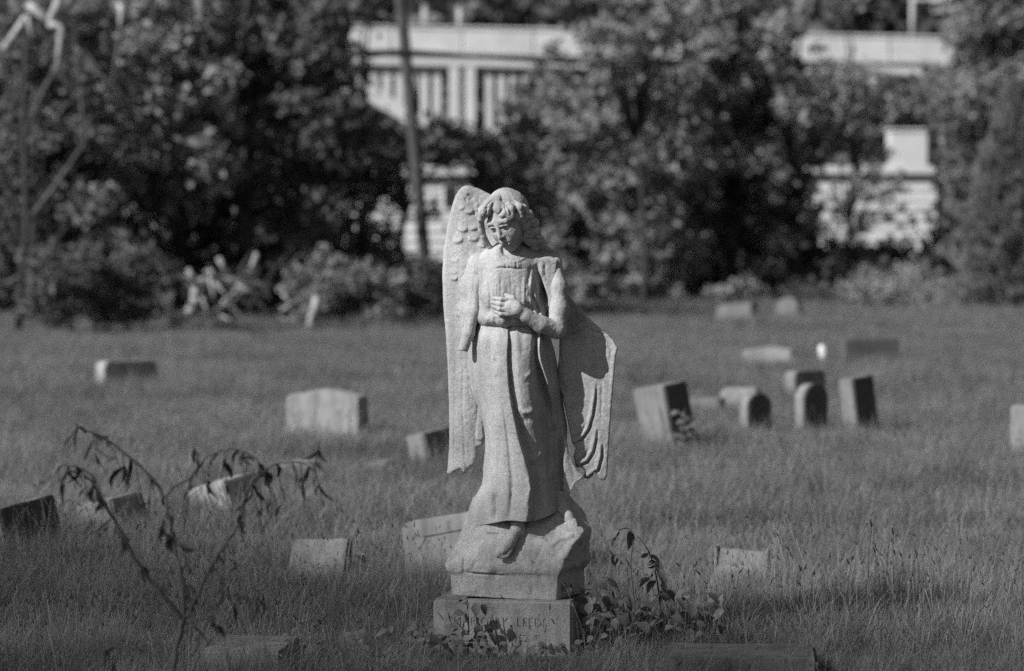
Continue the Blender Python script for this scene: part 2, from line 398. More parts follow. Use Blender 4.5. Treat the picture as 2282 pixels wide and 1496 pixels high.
# ---- bodice with its blouse gathered over the waist
g = Grid((1040 - 1138, -110, 1450 - 745), (1270 - 1138, 90, 1450 - 530), 1.9)
g.ell(S(1139, 640, 2), (70, 56, 112)); g.ell(S(1142, 709, -7), (77, 66, 28), 10); g.chain([S(1098, 585, -4), S(1094, 650, -12), S(1092, 706, -14)], [26, 25, 25], 10)
g.ell(S(1112, 655, -42), (36, 24, 40), 22); g.ell(S(1160, 652, -38), (36, 26, 42), 22)
g.cone(S(1090, 585, 4), S(1228, 590, 0), 24, 20, 18); g.ell(S(1146, 582, 0), (74, 42, 32), 16); g.cone(S(1180, 570, 2), S(1236, 590, 2), 14, 15, 14)
g.slab([(x - 1138, 1450 - y) for x, y in [(1190, 574), (1222, 572), (1243, 580), (1240, 612), (1233, 660), (1229, 694), (1223, 694), (1216, 650), (1202, 606)]], lambda x, z: -20 - 0.10 * np.abs(z - 810) , 22, 6, 7)
g.ell(S(1226, 582, 4), (22, 26, 20), 10); g.ell(S(1126, 612, -18), (54, 44, 52), 18)
g.ell(S(1194, 690, 8), (28, 40, 40), 12)
# neckline: an opening with a raised square yoke under it
g.ell(S(1139, 548, -46), (27, 33, 26), 5, 's')
g.put(lambda x, y, z: z - (1450 - 727.0) - 2.2 * np.sin(x / 8.0) - 1.5 * np.sin(x / 3.7 + 1) + 0 * y, (-100, -110, 700), (135, 90, 722), 3, 's')
V, F = g.nets(); V = smooth_mesh(V, F, 1)
fold = [([(1107, 548), (1106, 566), (1114, 578), (1130, 584), (1150, 584), (1166, 577), (1180, 566)], 3.2, 2.0), ([(1098, 600), (1118, 597), (1140, 598), (1152, 600), (1170, 599)], 2.2, -3.4), ([(1106, 590), (1150, 591), (1164, 590)], 5, 2.2), ([(1127, 588), (1127, 600)], 1.8, -2.5), ([(1150, 584), (1151, 600)], 1.8, -3.0),
        ([(1172, 590), (1164, 597)], 2.2, -4)]
rr = random.Random(5)
for i in range(15):
    x0 = 1090 + i * 7 + rr.uniform(-2, 2); fold.append(([(x0, 612 + rr.uniform(-6, 16)), (x0 + rr.uniform(-3, 3), 650), (x0 + rr.uniform(-5, 5), 700 + rr.uniform(0, 20))], rr.uniform(2.2, 4), rr.choice([-1, -1, 1]) * rr.uniform(0.8, 2.0)))
for i in range(9):
    x0 = 1068 + i * 18 + rr.uniform(-4, 4); fold.append(([(x0, 705), (x0 + rr.uniform(-3, 3), 728)], 5, rr.choice([-1, 1]) * rr.uniform(2, 3.5)))
fold += [([(1198, 582), (1196, 610), (1190, 640)], 3, -2.5), ([(1207, 584), (1206, 620)], 3, 1.5), ([(1188, 592), (1186, 620), (1180, 645)], 3.5, 2.5), ([(1181, 600), (1176, 640)], 3, -2.5), ([(1214, 586), (1216, 620)], 2.5, -2),
         ([(1178, 660), (1192, 690), (1198, 710)], 3.5, 6), ([(1190, 650), (1205, 690), (1208, 715)], 3, 6), ([(1184, 650), (1198, 692)], 3, -5)]
V = strokes(V, F, fold, 0.0)
V = weather(V, F, 0.9, 8)
carve('bodice', V, F)

# ---- the hanging arm whose forearm is broken off
g = Grid((1000 - 1138, -60, 1450 - 800), (1110 - 1138, 60, 1450 - 550), 1.8)
g.chain([S(1076, 586, 6), S(1061, 640, -4), S(1055, 695, -9), S(1044, 742, -16), S(1033, 778, -20)], [20, 15, 14.5, 13, 11.5], 8)
g.chain([S(1066, 590, 20), S(1046, 640, 20), S(1043, 690, 20), S(1035, 740, 14)], [25, 21, 17, 11], 16)
g.ell(S(1026, 793, -22), (22, 24, 12), 2, 's')
V, F = g.nets(); V = smooth_mesh(V, F); V = strokes(V, F, [([(1062, 600), (1052, 660), (1048, 700)], 4, -1.5)])
carve('broken_arm', weather(V, F, 0.8, 8), F, label='hanging arm broken off at the wrist')

# ---- the bent arm with its hand laid on the chest
g = Grid((1080 - 1138, -120, 1450 - 780), (1285 - 1138, 40, 1450 - 560), 1.4)
g.chain([S(1238, 584, -14), S(1246, 640, -25), S(1246, 690, -34), S(1241, 732, -40)], [13.5, 16.5, 19.5, 21.5], 14)
g.chain([S(1240, 734, -42), S(1205, 722, -62), S(1172, 704, -76)], [21, 18.5, 14], 6)
g.chain([S(1174, 703, -73), S(1150, 688, -80), S(1136, 682, -80)], [14, 15, 14], 7)
g.ell(S(1140, 686, -78), (20, 11, 21), 7)
fing = [((1136, 668), (1118, 666), (1099, 664)), ((1132, 679), (1114, 677), (1096, 673)), ((1131, 690), (1114, 688), (1098, 682)), ((1132, 700), (1117, 699), (1104, 694))]
for (a, b, c), r in zip(fing, (5.4, 5.6, 5.4, 4.8)):
    g.chain([S(*a, -82), S(*b, -85), S(*c, -76)], [r + 0.6, r, r - 1.3], 1.6)
g.chain([S(1152, 676, -80), S(1142, 664, -80), S(1128, 657, -76)], [8, 6.2, 4.6], 4)
V, F = g.nets(); V = smooth_mesh(V, F, 1, 0.35)
carve('bent_arm', weather(V, F, 0.6, 7), F, label='bent arm with the open hand on the chest')

# ---- wings
wl = [(1050, 414), (1040, 412), (1030, 415), (1021, 424), (1014, 436), (1007, 455), (995, 505), (987, 555), (984, 620), (987, 690), (993, 760), (997, 830), (999, 900), (1000, 960), (999, 1010), (995, 1060), (1004, 1063), (1014, 1053), (1025, 1049), (1033, 1059), (1044, 1050),
      (1056, 1040), (1062, 1020), (1063, 1000), (1076, 996), (1080, 980), (1079, 960), (1078, 930), (1074, 900), (1110, 860), (1120, 600), (1112, 450), (1092, 432), (1066, 419)]
g = Grid((970 - 1138, 0, 1450 - 1075), (1130 - 1138, 130, 1450 - 400), 1.7)
g.slab([(x - 1138, 1450 - y) for x, y in wl], lambda x, z: 48 + 0.22 * (-38 - x) - 10 * np.exp(-((x + 105) / 32) ** 2) + 0.010 * np.maximum(z - 850, 0), 30, 8)
V, F = g.nets(); V = smooth_mesh(V, F)
sc = [(1028, 467, 7, 18, 5), (1044, 477, 9, 20, 7), (1031, 517, 10, 22, 8), (1054, 513, 10, 20, 6), (1019, 542, 12, 26, 8), (1055, 538, 11, 24, 7), (1057, 577, 9, 20, 6), (1074, 552, 8, 18, 6), (1070, 510, 9, 18, 5), (1036, 595, 9, 22, 2.5),
      (1011, 626, 8, 20, 8), (1044, 624, 8, 18, 7), (1009, 612, 9, 20, 4), (1031, 648, 9, 22, 5), (1028, 695, 12, 26, 7), (1021, 706, 10, 18, 6), (1012, 585, 9, 20, 2), (1024, 670, 9, 22, 2)]
V = scallops(V, F, sc)
V = scallops(V, F, [(1070, 985, 11, 80, 9), (1073, 1002, 10, 60, 5), (1052, 1040, 15, 130, 5), (1020, 1060, 16, 180, 3)])
V = strokes(V, F, [([(1040, 432), (1052, 440), (1044, 446)], 4, -3.5), ([(1036, 440), (1040, 450)], 3, -3), ([(1060, 452), (1066, 470)], 4, 3), ([(1056, 470), (1058, 480)], 3, -3),
                   ([(1067, 880), (1060, 960), (1058, 1000)], 3, -2), ([(1032, 800), (1030, 900), (1036, 1045)], 3, -1.2), ([(1014, 760), (1014, 900), (1010, 1050)], 3, -0.9)])
carve('wing', weather(V, F, 0.8, 8), F, label='whole wing with scalloped feathers')
wr = [(1195, 520), (1215, 538), (1236, 590), (1252, 632), (1266, 655), (1290, 684), (1318, 714), (1342, 736), (1356, 746), (1370, 762), (1377, 777), (1372, 800), (1368, 850), (1364, 900), (1360, 960), (1356, 1020), (1354, 1064), (1347, 1073), (1337, 1069),
      (1326, 1052), (1322, 1062), (1312, 1070), (1300, 1066), (1306, 1052), (1297, 1044), (1284, 1043), (1279, 1020), (1284, 1000), (1276, 990), (1270, 960), (1258, 905), (1252, 880), (1240, 860), (1240, 845), (1247, 800), (1248, 740), (1200, 700), (1180, 560)]
g = Grid((1165 - 1138, -25, 1450 - 1085), (1392 - 1138, 130, 1450 - 505), 1.7)
g.slab([(x - 1138, 1450 - y) for x, y in wr], lambda x, z: 29 - 0.05 * (x - 150) + 34 * np.clip((118 - x) / 60, 0, 1) - 8 * np.clip((x - 212) / 30, 0, 1) ** 2, 30, 5)
V, F = g.nets(); V = smooth_mesh(V, F)
V = scallops(V, F, [(1266, 908, 20, 120, 6), (1262, 790, 26, 90, 6), (1278, 680, 18, 60, 5), (1330, 752, 22, 50, 4)])
f1 = [(1331, 860), (1329, 886), (1324, 925), (1314, 960), (1297, 983), (1270, 996)]; f2 = [(1333, 960), (1330, 984), (1324, 1010), (1311, 1032), (1276, 1046)]; f3 = [(1344, 990), (1343, 1020), (1335, 1050), (1306, 1071)]
i1 = [(1306, 945), (1296, 966), (1268, 982)]; i2 = [(1312, 1000), (1304, 1017), (1276, 1037)]
V = strokes(V, F, [([(x - 5, y - 4) for x, y in f], 5, 4) for f in (f1, f2, f3)] + [(f, 2.2, -7) for f in (f1, f2, f3)] + [(f, 1.8, -4) for f in (i1, i2)] + [
                   ([(1312, 735), (1330, 742), (1350, 746)], 3, -4), ([(1262, 748), (1285, 742), (1296, 735)], 3, -4), ([(1342, 850), (1340, 940)], 2.5, -1.5), ([(1254, 850), (1260, 880)], 3, -4), ([(1350, 760), (1358, 800)], 4, 2)])
carve('wing', weather(V, F, 0.9, 7), F, label='wing with its upper half broken away')

# ---- head: carved in its own frame, then turned down to one side
HR = Euler((math.radians(30), math.radians(-9), 0)).to_matrix()
HR = Matrix.Rotation(math.radians(-35), 3, 'Z') @ HR
g = Grid((-62, -75, -110), (62, 75, 75), 1.25)
g.ell((0, 12, 14), (40, 48, 46)); g.ell((0, -9, -12), (33.5, 36, 47), 12); g.ell((0, -27, -47), (13, 13, 12), 14)
for sx in (-1, 1): g.ell((sx * 17, -25, -17), (13, 14, 16), 10)
g.cone((-20, -34, 10), (20, -34, 10), 8, 8, 8)
for sx in (-1, 1):
    g.ell((sx * 14.5, -47, 1), (11, 12.5, 8), 5, 's'); g.ell((sx * 14.5, -34.5, -1), (9, 7.5, 6.5), 2)
    g.cone((sx * 6, -41, 3), (sx * 14, -45, 5.2), 1.6, 1.9, 2); g.cone((sx * 14, -45, 5.2), (sx * 23, -38, 1.5), 1.9, 1.2, 2)
    g.cone((sx * 8, -41, -4.5), (sx * 20, -40, -4.5), 1.4, 1.2, 1.5)
g.cone((0, -41, 6), (0, -51.5, -16), 3.8, 4.6, 5)
for sx in (-1, 1): g.ell((sx * 4.8, -46.5, -17.5), (3.4, 4.5, 3.2), 2.5)
g.cone((-4, -47, -21.5), (4, -47, -21.5), 1.3, 1.3, 1.5, 's')
g.ell((0, -36, -33), (14, 11, 11), 8)
g.cone((-9.5, -42, -31.5), (0, -47.5, -29.5), 2.2, 3.4, 2); g.cone((9.5, -42, -31.5), (0, -47.5, -29.5), 2.2, 3.4, 2)
g.cone((-7, -42.5, -36), (7, -42.5, -36), 3.4, 3.4, 2.5); g.cone((-10, -44, -33), (10, -44, -33), 1.3, 1.3, 1, 's'); g.ell((0, -46, -41), (9, 4, 2.6), 3, 's')
V, F = g.nets(); V = smooth_mesh(V, F, 1, 0.4) * np.array([1.06, 1.04, 1.10], np.float32)
HM = np.array(HR, np.float32); HC0 = S(1130, 489, -40)
V = V @ HM.T + HC0
head = carve('head', weather(V, F, 0.35, 6), F)
g = Grid((1085 - 1138, -80, 1450 - 620), (1215 - 1138, 60, 1450 - 500), 1.8)
g.chain([S(1138, 520, -8), S(1143, 560, -4), S(1146, 600, 4)], [26, 26, 40], 8); g.ell(S(1140, 596, -22), (52, 34, 34), 12)
V, F = g.nets(); carve('neck', weather(smooth_mesh(V, F), F, 0.6, 8), F, head)
# hair: a smooth cap and the curls
g = Grid((1050 - 1138, -110, 1450 - 590), (1250 - 1138, 70, 1450 - 405), 1.5)
cap = HC0 + HM @ np.array([0, 14, 13], np.float32); cap[1] += 14; g.ell(cap, (47, 51, 48), 0, 'u', HR)
cut = HC0 + HM @ np.array([-1, -46, -26], np.float32); cut[1] += 14; g.ell(cut, (36, 37, 53), 3, 's', HR)
g.chain([S(1112, 442, -46), S(1094, 456, -57), S(1080, 472, -58), S(1074, 488, -48)], [11, 12, 12, 8], 9)
g.chain([S(1072, 490, -38), S(1074, 514, -20), S(1082, 540, -10), S(1092, 552, -10)], [8, 7, 7, 6], 5)
g.chain([S(1108, 450, -60), S(1110, 464, -66), S(1120, 482, -72)], [11, 9.5, 7], 9)
g.chain([S(1120, 462, -66), S(1128, 474, -74), S(1137, 487, -72)], [8, 8, 6], 4); g.chain([S(1130, 457, -62), S(1141, 468, -70), S(1141, 486, -70)], [8, 8, 6], 3)
g.chain([S(1146, 457, -56), S(1157, 464, -62), S(1161, 483, -60)], [9, 9, 7], 3); g.chain([S(1138, 472, -60), S(1152, 486, -60), S(1166, 490, -48)], [8, 8, 7], 3)
g.chain([S(1140, 465, -30), S(1162, 498, -16), S(1178, 530, 0), S(1204, 556, 14)], [22, 20, 18, 12], 8)
for x, y, d_, r in [(1164, 468, -48, 12), (1175, 480, -44, 13), (1163, 492, -46, 11), (1186, 497, -34, 14), (1172, 506, -40, 11), (1192, 514, -26, 12), (1178, 522, -34, 12), (1168, 532, -30, 9), (1197, 532, -16, 13), (1183, 540, -26, 11), (1206, 547, -6, 12), (1192, 554, -16, 10), (1218, 557, 4, 10), (1206, 564, -4, 8), (1228, 562, 10, 8)]:
    r *= 1.12; g.ell(S(x, y, d_), (r * rr.uniform(.85, 1.15), r * .95, r * rr.uniform(.75, .95)), 1.5, 'u', Matrix.Rotation(rr.uniform(-.5, .5), 3, 'Y'))
V, F = g.nets(); V = smooth_mesh(V, F, 1, 0.35)
V = strokes(V, F, [([(1101, 452), (1097, 466), (1099, 482)], 2.6, -6), ([(1116, 444), (1126, 452), (1140, 450), (1156, 456)], 2.4, -3.5), ([(1122, 466), (1114, 478), (1104, 484)], 2.2, -3.5), ([(1148, 460), (1150, 478)], 2.4, -6),
                   ([(1124, 462), (1131, 478)], 1.8, -4), ([(1088, 462), (1084, 480)], 2, -3), ([(1098, 448), (1088, 458), (1080, 474)], 2, -2.5), ([(1168, 474), (1176, 482), (1186, 482)], 1.8, -4), ([(1180, 496), (1188, 502), (1198, 498)], 1.8, -4), ([(1170, 518), (1180, 526), (1188, 520)], 1.8, -4), ([(1190, 528), (1198, 536), (1208, 532)], 1.8, -4), ([(1176, 538), (1184, 545), (1194, 542)], 1.8, -4), ([(1164, 466), (1168, 484)], 2.5, -4)], -0.1)
V[:, 1] -= 14 * np.clip((V[:, 2] - 880) / 40, 0, 1)
carve('hair', weather(V, F, 0.8, 5), F, head)

# ---- bare feet
g = Grid((1090 - 1138, -140, 1450 - 1250), (1195 - 1138, 0, 1450 - 1130), 1.6)
g.chain([S(1156, 1136, -52), S(1154, 1166, -58)], [15, 14], 6); g.ell(S(1157, 1180, -56), (14, 18, 13), 8)
g.chain([S(1153, 1172, -62), S(1138, 1196, -82), S(1122, 1220, -94)], [13, 12.5, 9.5], 8); g.ell(S(1130, 1208, -86), (15, 13, 15), 8)
for i, (x, y) in enumerate([(1110, 1231), (1115, 1234), (1120, 1235), (1125, 1234), (1131, 1231)]):
    g.cone(S(x + 8, y - 14, -92), S(x, y, -97), 5, 3.6 if i else 4.6, 1.5)
V, F = g.nets(); carve('foot', weather(smooth_mesh(V, F, 1, 0.4), F, 0.5, 7), F)
g = Grid((1225 - 1138, -70, 1450 - 1200), (1310 - 1138, 40, 1450 - 1095), 1.8)
g.chain([S(1246, 1105, -4), S(1252, 1130, -10)], [14, 13], 6); g.ell(S(1253, 1142, -6), (14, 18, 12), 6)
g.chain([S(1254, 1136, -14), S(1266, 1152, -30), S(1276, 1165, -42)], [13, 12, 8], 8)
for x, y in [(1270, 1170), (1275, 1171), (1280, 1170), (1284, 1168)]: g.cone(S(x - 4, y - 10, -40), S(x, y, -48), 4.6, 3.6, 1.5)
V, F = g.nets(); carve('foot', weather(smooth_mesh(V, F, 1, 0.4), F, 0.5, 7), F)

# ---- rock under the feet: a rough block, its top sloping back
RK = [(1112, [(1054, 36), (1100, 14), (1180, 8), (1240, 14), (1272, 36), (1270, 70), (1200, 92), (1090, 88)]),
      (1132, [(1046, 22), (1090, -8), (1180, -14), (1245, -8), (1288, 30), (1286, 78), (1200, 98), (1070, 92)]),
      (1150, [(1040, 10), (1085, -24), (1180, -34), (1260, -26), (1306, 26), (1298, 84), (1200, 102), (1060, 94)]),
      (1172, [(1032, -4), (1080, -40), (1180, -56), (1290, -48), (1316, 22), (1304, 88), (1200, 106), (1052, 96)]),
      (1186, [(1027, -14), (1078, -48), (1180, -66), (1296, -62), (1317, 16), (1306, 90), (1200, 108), (1048, 98)]),
      (1215, [(1013, -32), (1070, -64), (1180, -86), (1272, -84), (1317, 8), (1306, 92), (1200, 108), (1042, 98)]),
      (1240, [(1000, -48), (1066, -74), (1180, -95), (1256, -98), (1315, 4), (1305, 94), (1200, 108), (1038, 98)]),
      (1256, [(994, -56), (1066, -78), (1180, -98), (1250, -104), (1312, 2), (1304, 94), (1200, 108), (1036, 98)]),
      (1268, [(999, -58), (1066, -77), (1180, -97), (1246, -104), (1304, 2), (1300, 94), (1200, 106), (1038, 98)]),
      (1280, [(1006, -57), (1068, -74), (1180, -93), (1242, -102), (1302, 2), (1298, 92), (1200, 104), (1040, 96)]),
      (1322, [(1007, -57), (1070, -73), (1180, -91), (1238, -100), (1302, 0), (1298, 90), (1200, 102), (1040, 96)])]
lv = []
for y, p in RK: lv.append(np.array([(x, d, y + (7 if (y == 1322 and i in (2, 3)) else (3 if y == 1322 and i == 1 else 0))) for i, (x, d) in enumerate(p)], np.float32))
V, F = loft(lv, 22, 9, -3, cubic=False); F = orient(V, F)
N = vnormals(V, F); side = np.clip((V[:, 0] - 95) / 20, 0, 1) * np.clip((V[:, 2] - 150) / 20, 0, 1)
V = V + N * ((1.2 + 5.0 * side) * vnoise(V, 34) + (0.9 + 3.0 * side) * vnoise(V + 80, 15) - (2.6 + 3 * side) * np.clip(0.22 - np.abs(vnoise(V + 40, 26)), 0, 1) / 0.22 * np.clip(vnoise(V + 60, 60) + 0.35, 0, 1))[:, None]
V = strokes(V, F, [([(1085, 1186), (1120, 1188)], 1.8, -6), ([(1178, 1190), (1216, 1196), (1226, 1204)], 2.0, -6), ([(1036, 1236), (1034, 1262), (1034, 1273)], 2, -5), ([(1034, 1269), (1060, 1272), (1130, 1276)], 2.2, -4), ([(1058, 1243), (1059, 1250)], 2, -4),
                   ([(1290, 1186), (1275, 1205), (1262, 1226)], 3, 4), ([(1278, 1190), (1288, 1212)], 2, -7), ([(1186, 1206), (1230, 1206), (1262, 1190), (1298, 1180)], 4, 3), ([(1204, 1218), (1198, 1236)], 2.5, -3), ([(1255, 1240), (1275, 1246)], 3, -6),
                   ([(1078, 1150), (1058, 1170), (1046, 1185)], 4, 3), ([(1030, 1205), (1046, 1206)], 2, -4), ([(1190, 1297), (1186, 1312)], 5, -3.5)], -0.1)
carve('rock_base', weather(V, F, 1.0, 7), F)

# ------------------------------------------------------------------ the inscribed pedestal
TH = math.radians(10.5)
ped = empty('pedestal', ((1138 - 1141) / K, D, 0), -TH, 'weathered inscribed stone pedestal carrying the angel', 'pedestal')
w2, d2, top = 156.5 / K, 101.0 / K, (1450 - 1328) / K
bm = bmesh.new(); bmesh.ops.create_cube(bm, size=1)
for v in bm.verts: v.co = Vector((v.co.x * 2 * w2, v.co.y * 2 * d2, (v.co.z + 0.5) * (top + 0.25) - 0.25))
bmesh.ops.bevel(bm, geom=[e for e in bm.edges if all(v.co.z > 0 for v in e.verts)] + [e for e in bm.edges if abs(e.verts[0].co.z - e.verts[1].co.z) > 0.1], offset=0.010, segments=3, affect='EDGES')
me = bpy.data.meshes.new('pedestal_block'); bm.to_mesh(me); bm.free()
blk = link('block', me, M['pedestal'], ped)
def cutter(txt, size, x, z):
    cu = bpy.data.curves.new('cut', 'FONT'); cu.body = txt; cu.size = size; cu.extrude = 0.0028; cu.align_x = 'LEFT'; cu.space_character = 1.12; cu.resolution_u = 3
    o = bpy.data.objects.new('cut', cu); COL.objects.link(o)
    o.matrix_world = ped.matrix_basis @ Matrix.Translation((x, -d2, z)) @ Matrix.Rotation(math.pi / 2, 4, 'X') @ Matrix.Diagonal((0.86, 1, 1, 1))
    return o
cuts = [cutter('MARION K. LEEDS', 0.046, -w2 + 0.078, (1450 - 1386) / K), cutter('\u2013 1952', 0.040, -w2 + 0.252, (1450 - 1420) / K)]
bpy.context.view_layer.update()
dg = bpy.context.evaluated_depsgraph_get()
for c in cuts:
    cm = bpy.data.meshes.new_from_object(c.evaluated_get(dg)); co = bpy.data.objects.new('cutm', cm); COL.objects.link(co); co.matrix_world = c.matrix_world
    md = blk.modifiers.new('cut', 'BOOLEAN'); md.operation = 'DIFFERENCE'; md.solver = 'EXACT'; md.object = co
    bpy.context.view_layer.update(); dg = bpy.context.evaluated_depsgraph_get()
    nm = bpy.data.meshes.new_from_object(blk.evaluated_get(dg)); blk.modifiers.clear()
    if len(nm.polygons) > 20: blk.data = nm
    bpy.data.objects.remove(co); bpy.data.objects.remove(c)
# ------------------------------------------------------------------ ground
def undul(x, y): return 0.03 * math.sin(x * 0.7 + 1.3) * math.sin(y * 0.35) * min(1, max(0, (y - 12) / 8))
ys = list(np.concatenate([np.arange(-30, 40, 2.0), np.geomspace(40, 1800, 40)])); us = np.linspace(-1, 1, 41)
V = []; F = []
for yy in ys:
    hw = 40 + max(yy, 0) * 0.9
    for u in us: V.append((u * hw, yy, 0 if abs(u * hw) > 60 else undul(u * hw, yy) if yy < 200 else 0))
for i in range(len(ys) - 1):
    for j in range(40): F.append([i * 41 + j, i * 41 + j + 1, (i + 1) * 41 + j + 1, (i + 1) * 41 + j])
M['soil'] = plain_mat('soil_and_thatch', 0.055, 0.4, 3.0, 0.95, 0.05)
tag(link('ground', mesh_np('ground', V, F), M['soil']), kind='structure')

# ------------------------------------------------------------------ foliage tools
def foliage_mat(name, base, transl=0.25, var=0.35, rough=0.6, spec=0.3):
    m, nt, b = mat_base(name, rough, spec); N = nt.nodes.new; Lk = nt.links.new
    geo = N('ShaderNodeNewGeometry'); oi = N('ShaderNodeObjectInfo')
    nz = N('ShaderNodeTexNoise'); nz.inputs['Scale'].default_value = 0.9; nz.inputs['Detail'].default_value = 5; Lk(geo.outputs['Position'], nz.inputs['Vector'])
    ad = N('ShaderNodeMath'); ad.operation = 'ADD'
    rp = N('ShaderNodeMath'); rp.operation = 'MULTIPLY'; rp.inputs[1].default_value = 0.5; Lk(geo.outputs['Random Per Island'], rp.inputs[0])
    ro = N('ShaderNodeMath'); ro.operation = 'MULTIPLY_ADD'; ro.inputs[1].default_value = 0.3; Lk(oi.outputs['Random'], ro.inputs[0]); Lk(rp.outputs[0], ro.inputs[2])
    Lk(ro.outputs[0], ad.inputs[0]); Lk(nz.outputs[0], ad.inputs[1])
    r = N('ShaderNodeValToRGB'); r.color_ramp.elements[0].position = 0.45; r.color_ramp.elements[1].position = 1.25 / 1.0 if False else 1.0
    r.color_ramp.elements[0].color = gray(base * (1 - var)); r.color_ramp.elements[1].color = gray(base * (1 + var))
    Lk(ad.outputs[0], r.inputs[0]); Lk(r.outputs[0], b.inputs['Base Color'])
    t = N('ShaderNodeBsdfTranslucent'); mx = N('ShaderNodeMixShader'); mx.inputs[0].default_value = transl
    Lk(r.outputs[0], t.inputs[0]); Lk(b.outputs[0], mx.inputs[1]); Lk(t.outputs[0], mx.inputs[2]); Lk(mx.outputs[0], nt.nodes['Material Output'].inputs[0])
    return m
M['grass'] = foliage_mat('meadow_grass', 0.16, 0.4, 0.45)
M['straw'] = foliage_mat('dry_grass', 0.20, 0.2, 0.3)
M['seed'] = foliage_mat('seed_heads', 0.05, 0.1, 0.3)
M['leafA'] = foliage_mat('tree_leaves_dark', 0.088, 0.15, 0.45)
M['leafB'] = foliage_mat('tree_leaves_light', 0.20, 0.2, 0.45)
M['leafC'] = foliage_mat('conifer_needles', 0.125, 0.05, 0.35)
M['weed'] = foliage_mat('weed_leaves', 0.085, 0.15, 0.4)
M['dead'] = plain_mat('withered_leaves', 0.042, 0.3, 30, 0.9, 0.05)
M['bark'] = plain_mat('dark_bark', 0.05, 0.4, 12, 0.95, 0.05, bump=0.6)
M['twig'] = plain_mat('grey_twig', 0.085, 0.45, 14, 0.9, 0.1)
M['palestem'] = plain_mat('pale_stem', 0.13, 0.4, 14, 0.9, 0.1)
M['deadwood'] = plain_mat('bleached_wood', 0.34, 0.4, 10, 0.9, 0.1)

# ------------------------------------------------------------------ grass: clumps instanced over the ground
gr = random.Random(11)
def blade(V, F, x, y, h, w, lean, az, curve):
    b = len(V); dx, dy = math.cos(az), math.sin(az); px, py = -dy, dx; n = 4
    for i in range(n):
        t = i / (n - 1.0); o = lean * t + curve * t * t; ww = w * (1 - t * 0.85) * 0.5; z = h * (t - 0.22 * curve / max(h, .01) * t * t)
        cx, cy_ = x + dx * o, y + dy * o
        if i < n - 1: V += [(cx - px * ww, cy_ - py * ww, z), (cx + px * ww, cy_ + py * ww, z)]
        else: V.append((cx, cy_, z))
    for i in range(n - 2): F.append([b + 2 * i, b + 2 * i + 1, b + 2 * i + 3, b + 2 * i + 2])
    F.append([b + 2 * (n - 2), b + 2 * (n - 2) + 1, b + 2 * (n - 1)])
tufts = bpy.data.collections.new('grass_clumps')
def clump(k, nb, rad, hmin, hmax, w, seeds=0, straw=0.0):
    V = []; F = []; mi = []
    for i in range(nb):
        a = gr.uniform(0, 6.283); r = rad * math.sqrt(gr.random()); f0 = len(F); h = gr.uniform(hmin, hmax)
        blade(V, F, r * math.cos(a), r * math.sin(a), h, w * gr.uniform(0.6, 1.3), gr.uniform(-0.3, 0.5) * h, a + gr.uniform(-1.6, 1.6), gr.uniform(0.2, 1.35) * h)
        mi += [1 if gr.random() < straw else 0] * (len(F) - f0)
    for i in range(seeds):
        a = gr.uniform(0, 6.283); r = rad * gr.random(); h = gr.uniform(hmax * 0.9, hmax * 1.25); ln = gr.uniform(-0.1, 0.35) * h; f0 = len(F)
        p = [(r * math.cos(a), r * math.sin(a), 0), (r * math.cos(a) + ln * 0.4 * math.cos(a), r * math.sin(a) + ln * 0.4 * math.sin(a), h * 0.6), (r * math.cos(a) + ln * math.cos(a), r * math.sin(a) + ln * math.sin(a), h)]
        tube(V, F, p, [0.0012, 0.001, 0.0008], 3); mi += [1] * (len(F) - f0); f0 = len(F)
        e = Vector(p[2]); d = (e - Vector(p[1])).normalized() + Vector((math.cos(a) * 0.3, math.sin(a) * 0.3, -0.1)); L = gr.uniform(0.02, 0.04)
        tube(V, F, [e, e + d * L * 0.4, e + d * L], [0.0018, 0.0032, 0.0012], 5); mi += [2] * (len(F) - f0)
    me = mesh_np('clump', V, F); me.materials.append(M['grass']); me.materials.append(M['straw']); me.materials.append(M['seed'])
    me.polygons.foreach_set('material_index', np.array(mi, np.int32)); o = bpy.data.objects.new('clump_%02d' % k, me); tufts.objects.link(o)
for k in range(4): clump(k, 60, 0.09, 0.05, 0.20, 0.0028, 0, 0.10)
for k in range(4, 6): clump(k, 50, 0.09, 0.06, 0.23, 0.0028, 1, 0.18)
clump(6, 38, 0.08, 0.10, 0.30, 0.0026, 2, 0.4)
for k in range(7, 10): clump(k, 80, 0.20, 0.08, 0.26, 0.006, 0, 0.22)
P = []; IDX = []; SC = []; RZ = []
def sow(d0, d1, dens, ids, s0, s1, margin):
    y = d0
    while y < d1:
        dy = min(1.5, d1 - y) if d1 - y > 1e-6 else 1; hw = 1160 / FPX * (y + dy) * 1.12 + margin; n = int(dens * dy * 2 * hw)
        for _ in range(n):
            x = gr.uniform(-hw, hw); yy = y + gr.random() * dy
            q = float(vnoise(np.array([[x, yy, 3.0]], np.float32), 1.3)[0]); q2 = float(vnoise(np.array([[x, yy, 9.0]], np.float32), 0.35)[0])
            if q2 < -0.55 and gr.random() < 0.6: continue
            i_ = gr.choice(ids); f_ = 1.0
            if abs(x + .02) < .34 and 10.2 < yy < 11.1: i_ = i_ % 4; f_ = 0.62
            P.append((x, yy, undul(x, yy) - 0.01)); IDX.append(i_); SC.append(f_ * gr.uniform(s0, s1) * (1 + 0.42 * q + 0.25 * q2)); RZ.append(gr.uniform(0, 6.283))
        y += dy
sow(6.5, 9.6, 150, [0, 1, 2, 3], 0.55, 0.8, 0.8)
sow(9.6, 15, 190, [0, 1, 2, 3, 0, 1, 2, 3, 4, 5, 6], 0.55, 0.9, 0.8)
sow(15, 30, 105, [0, 1, 2, 3, 4, 6, 7, 8, 9], 0.55, 1.0, 1.5)
sow(30, 62, 26, [7, 8, 9], 0.9, 1.4, 3)
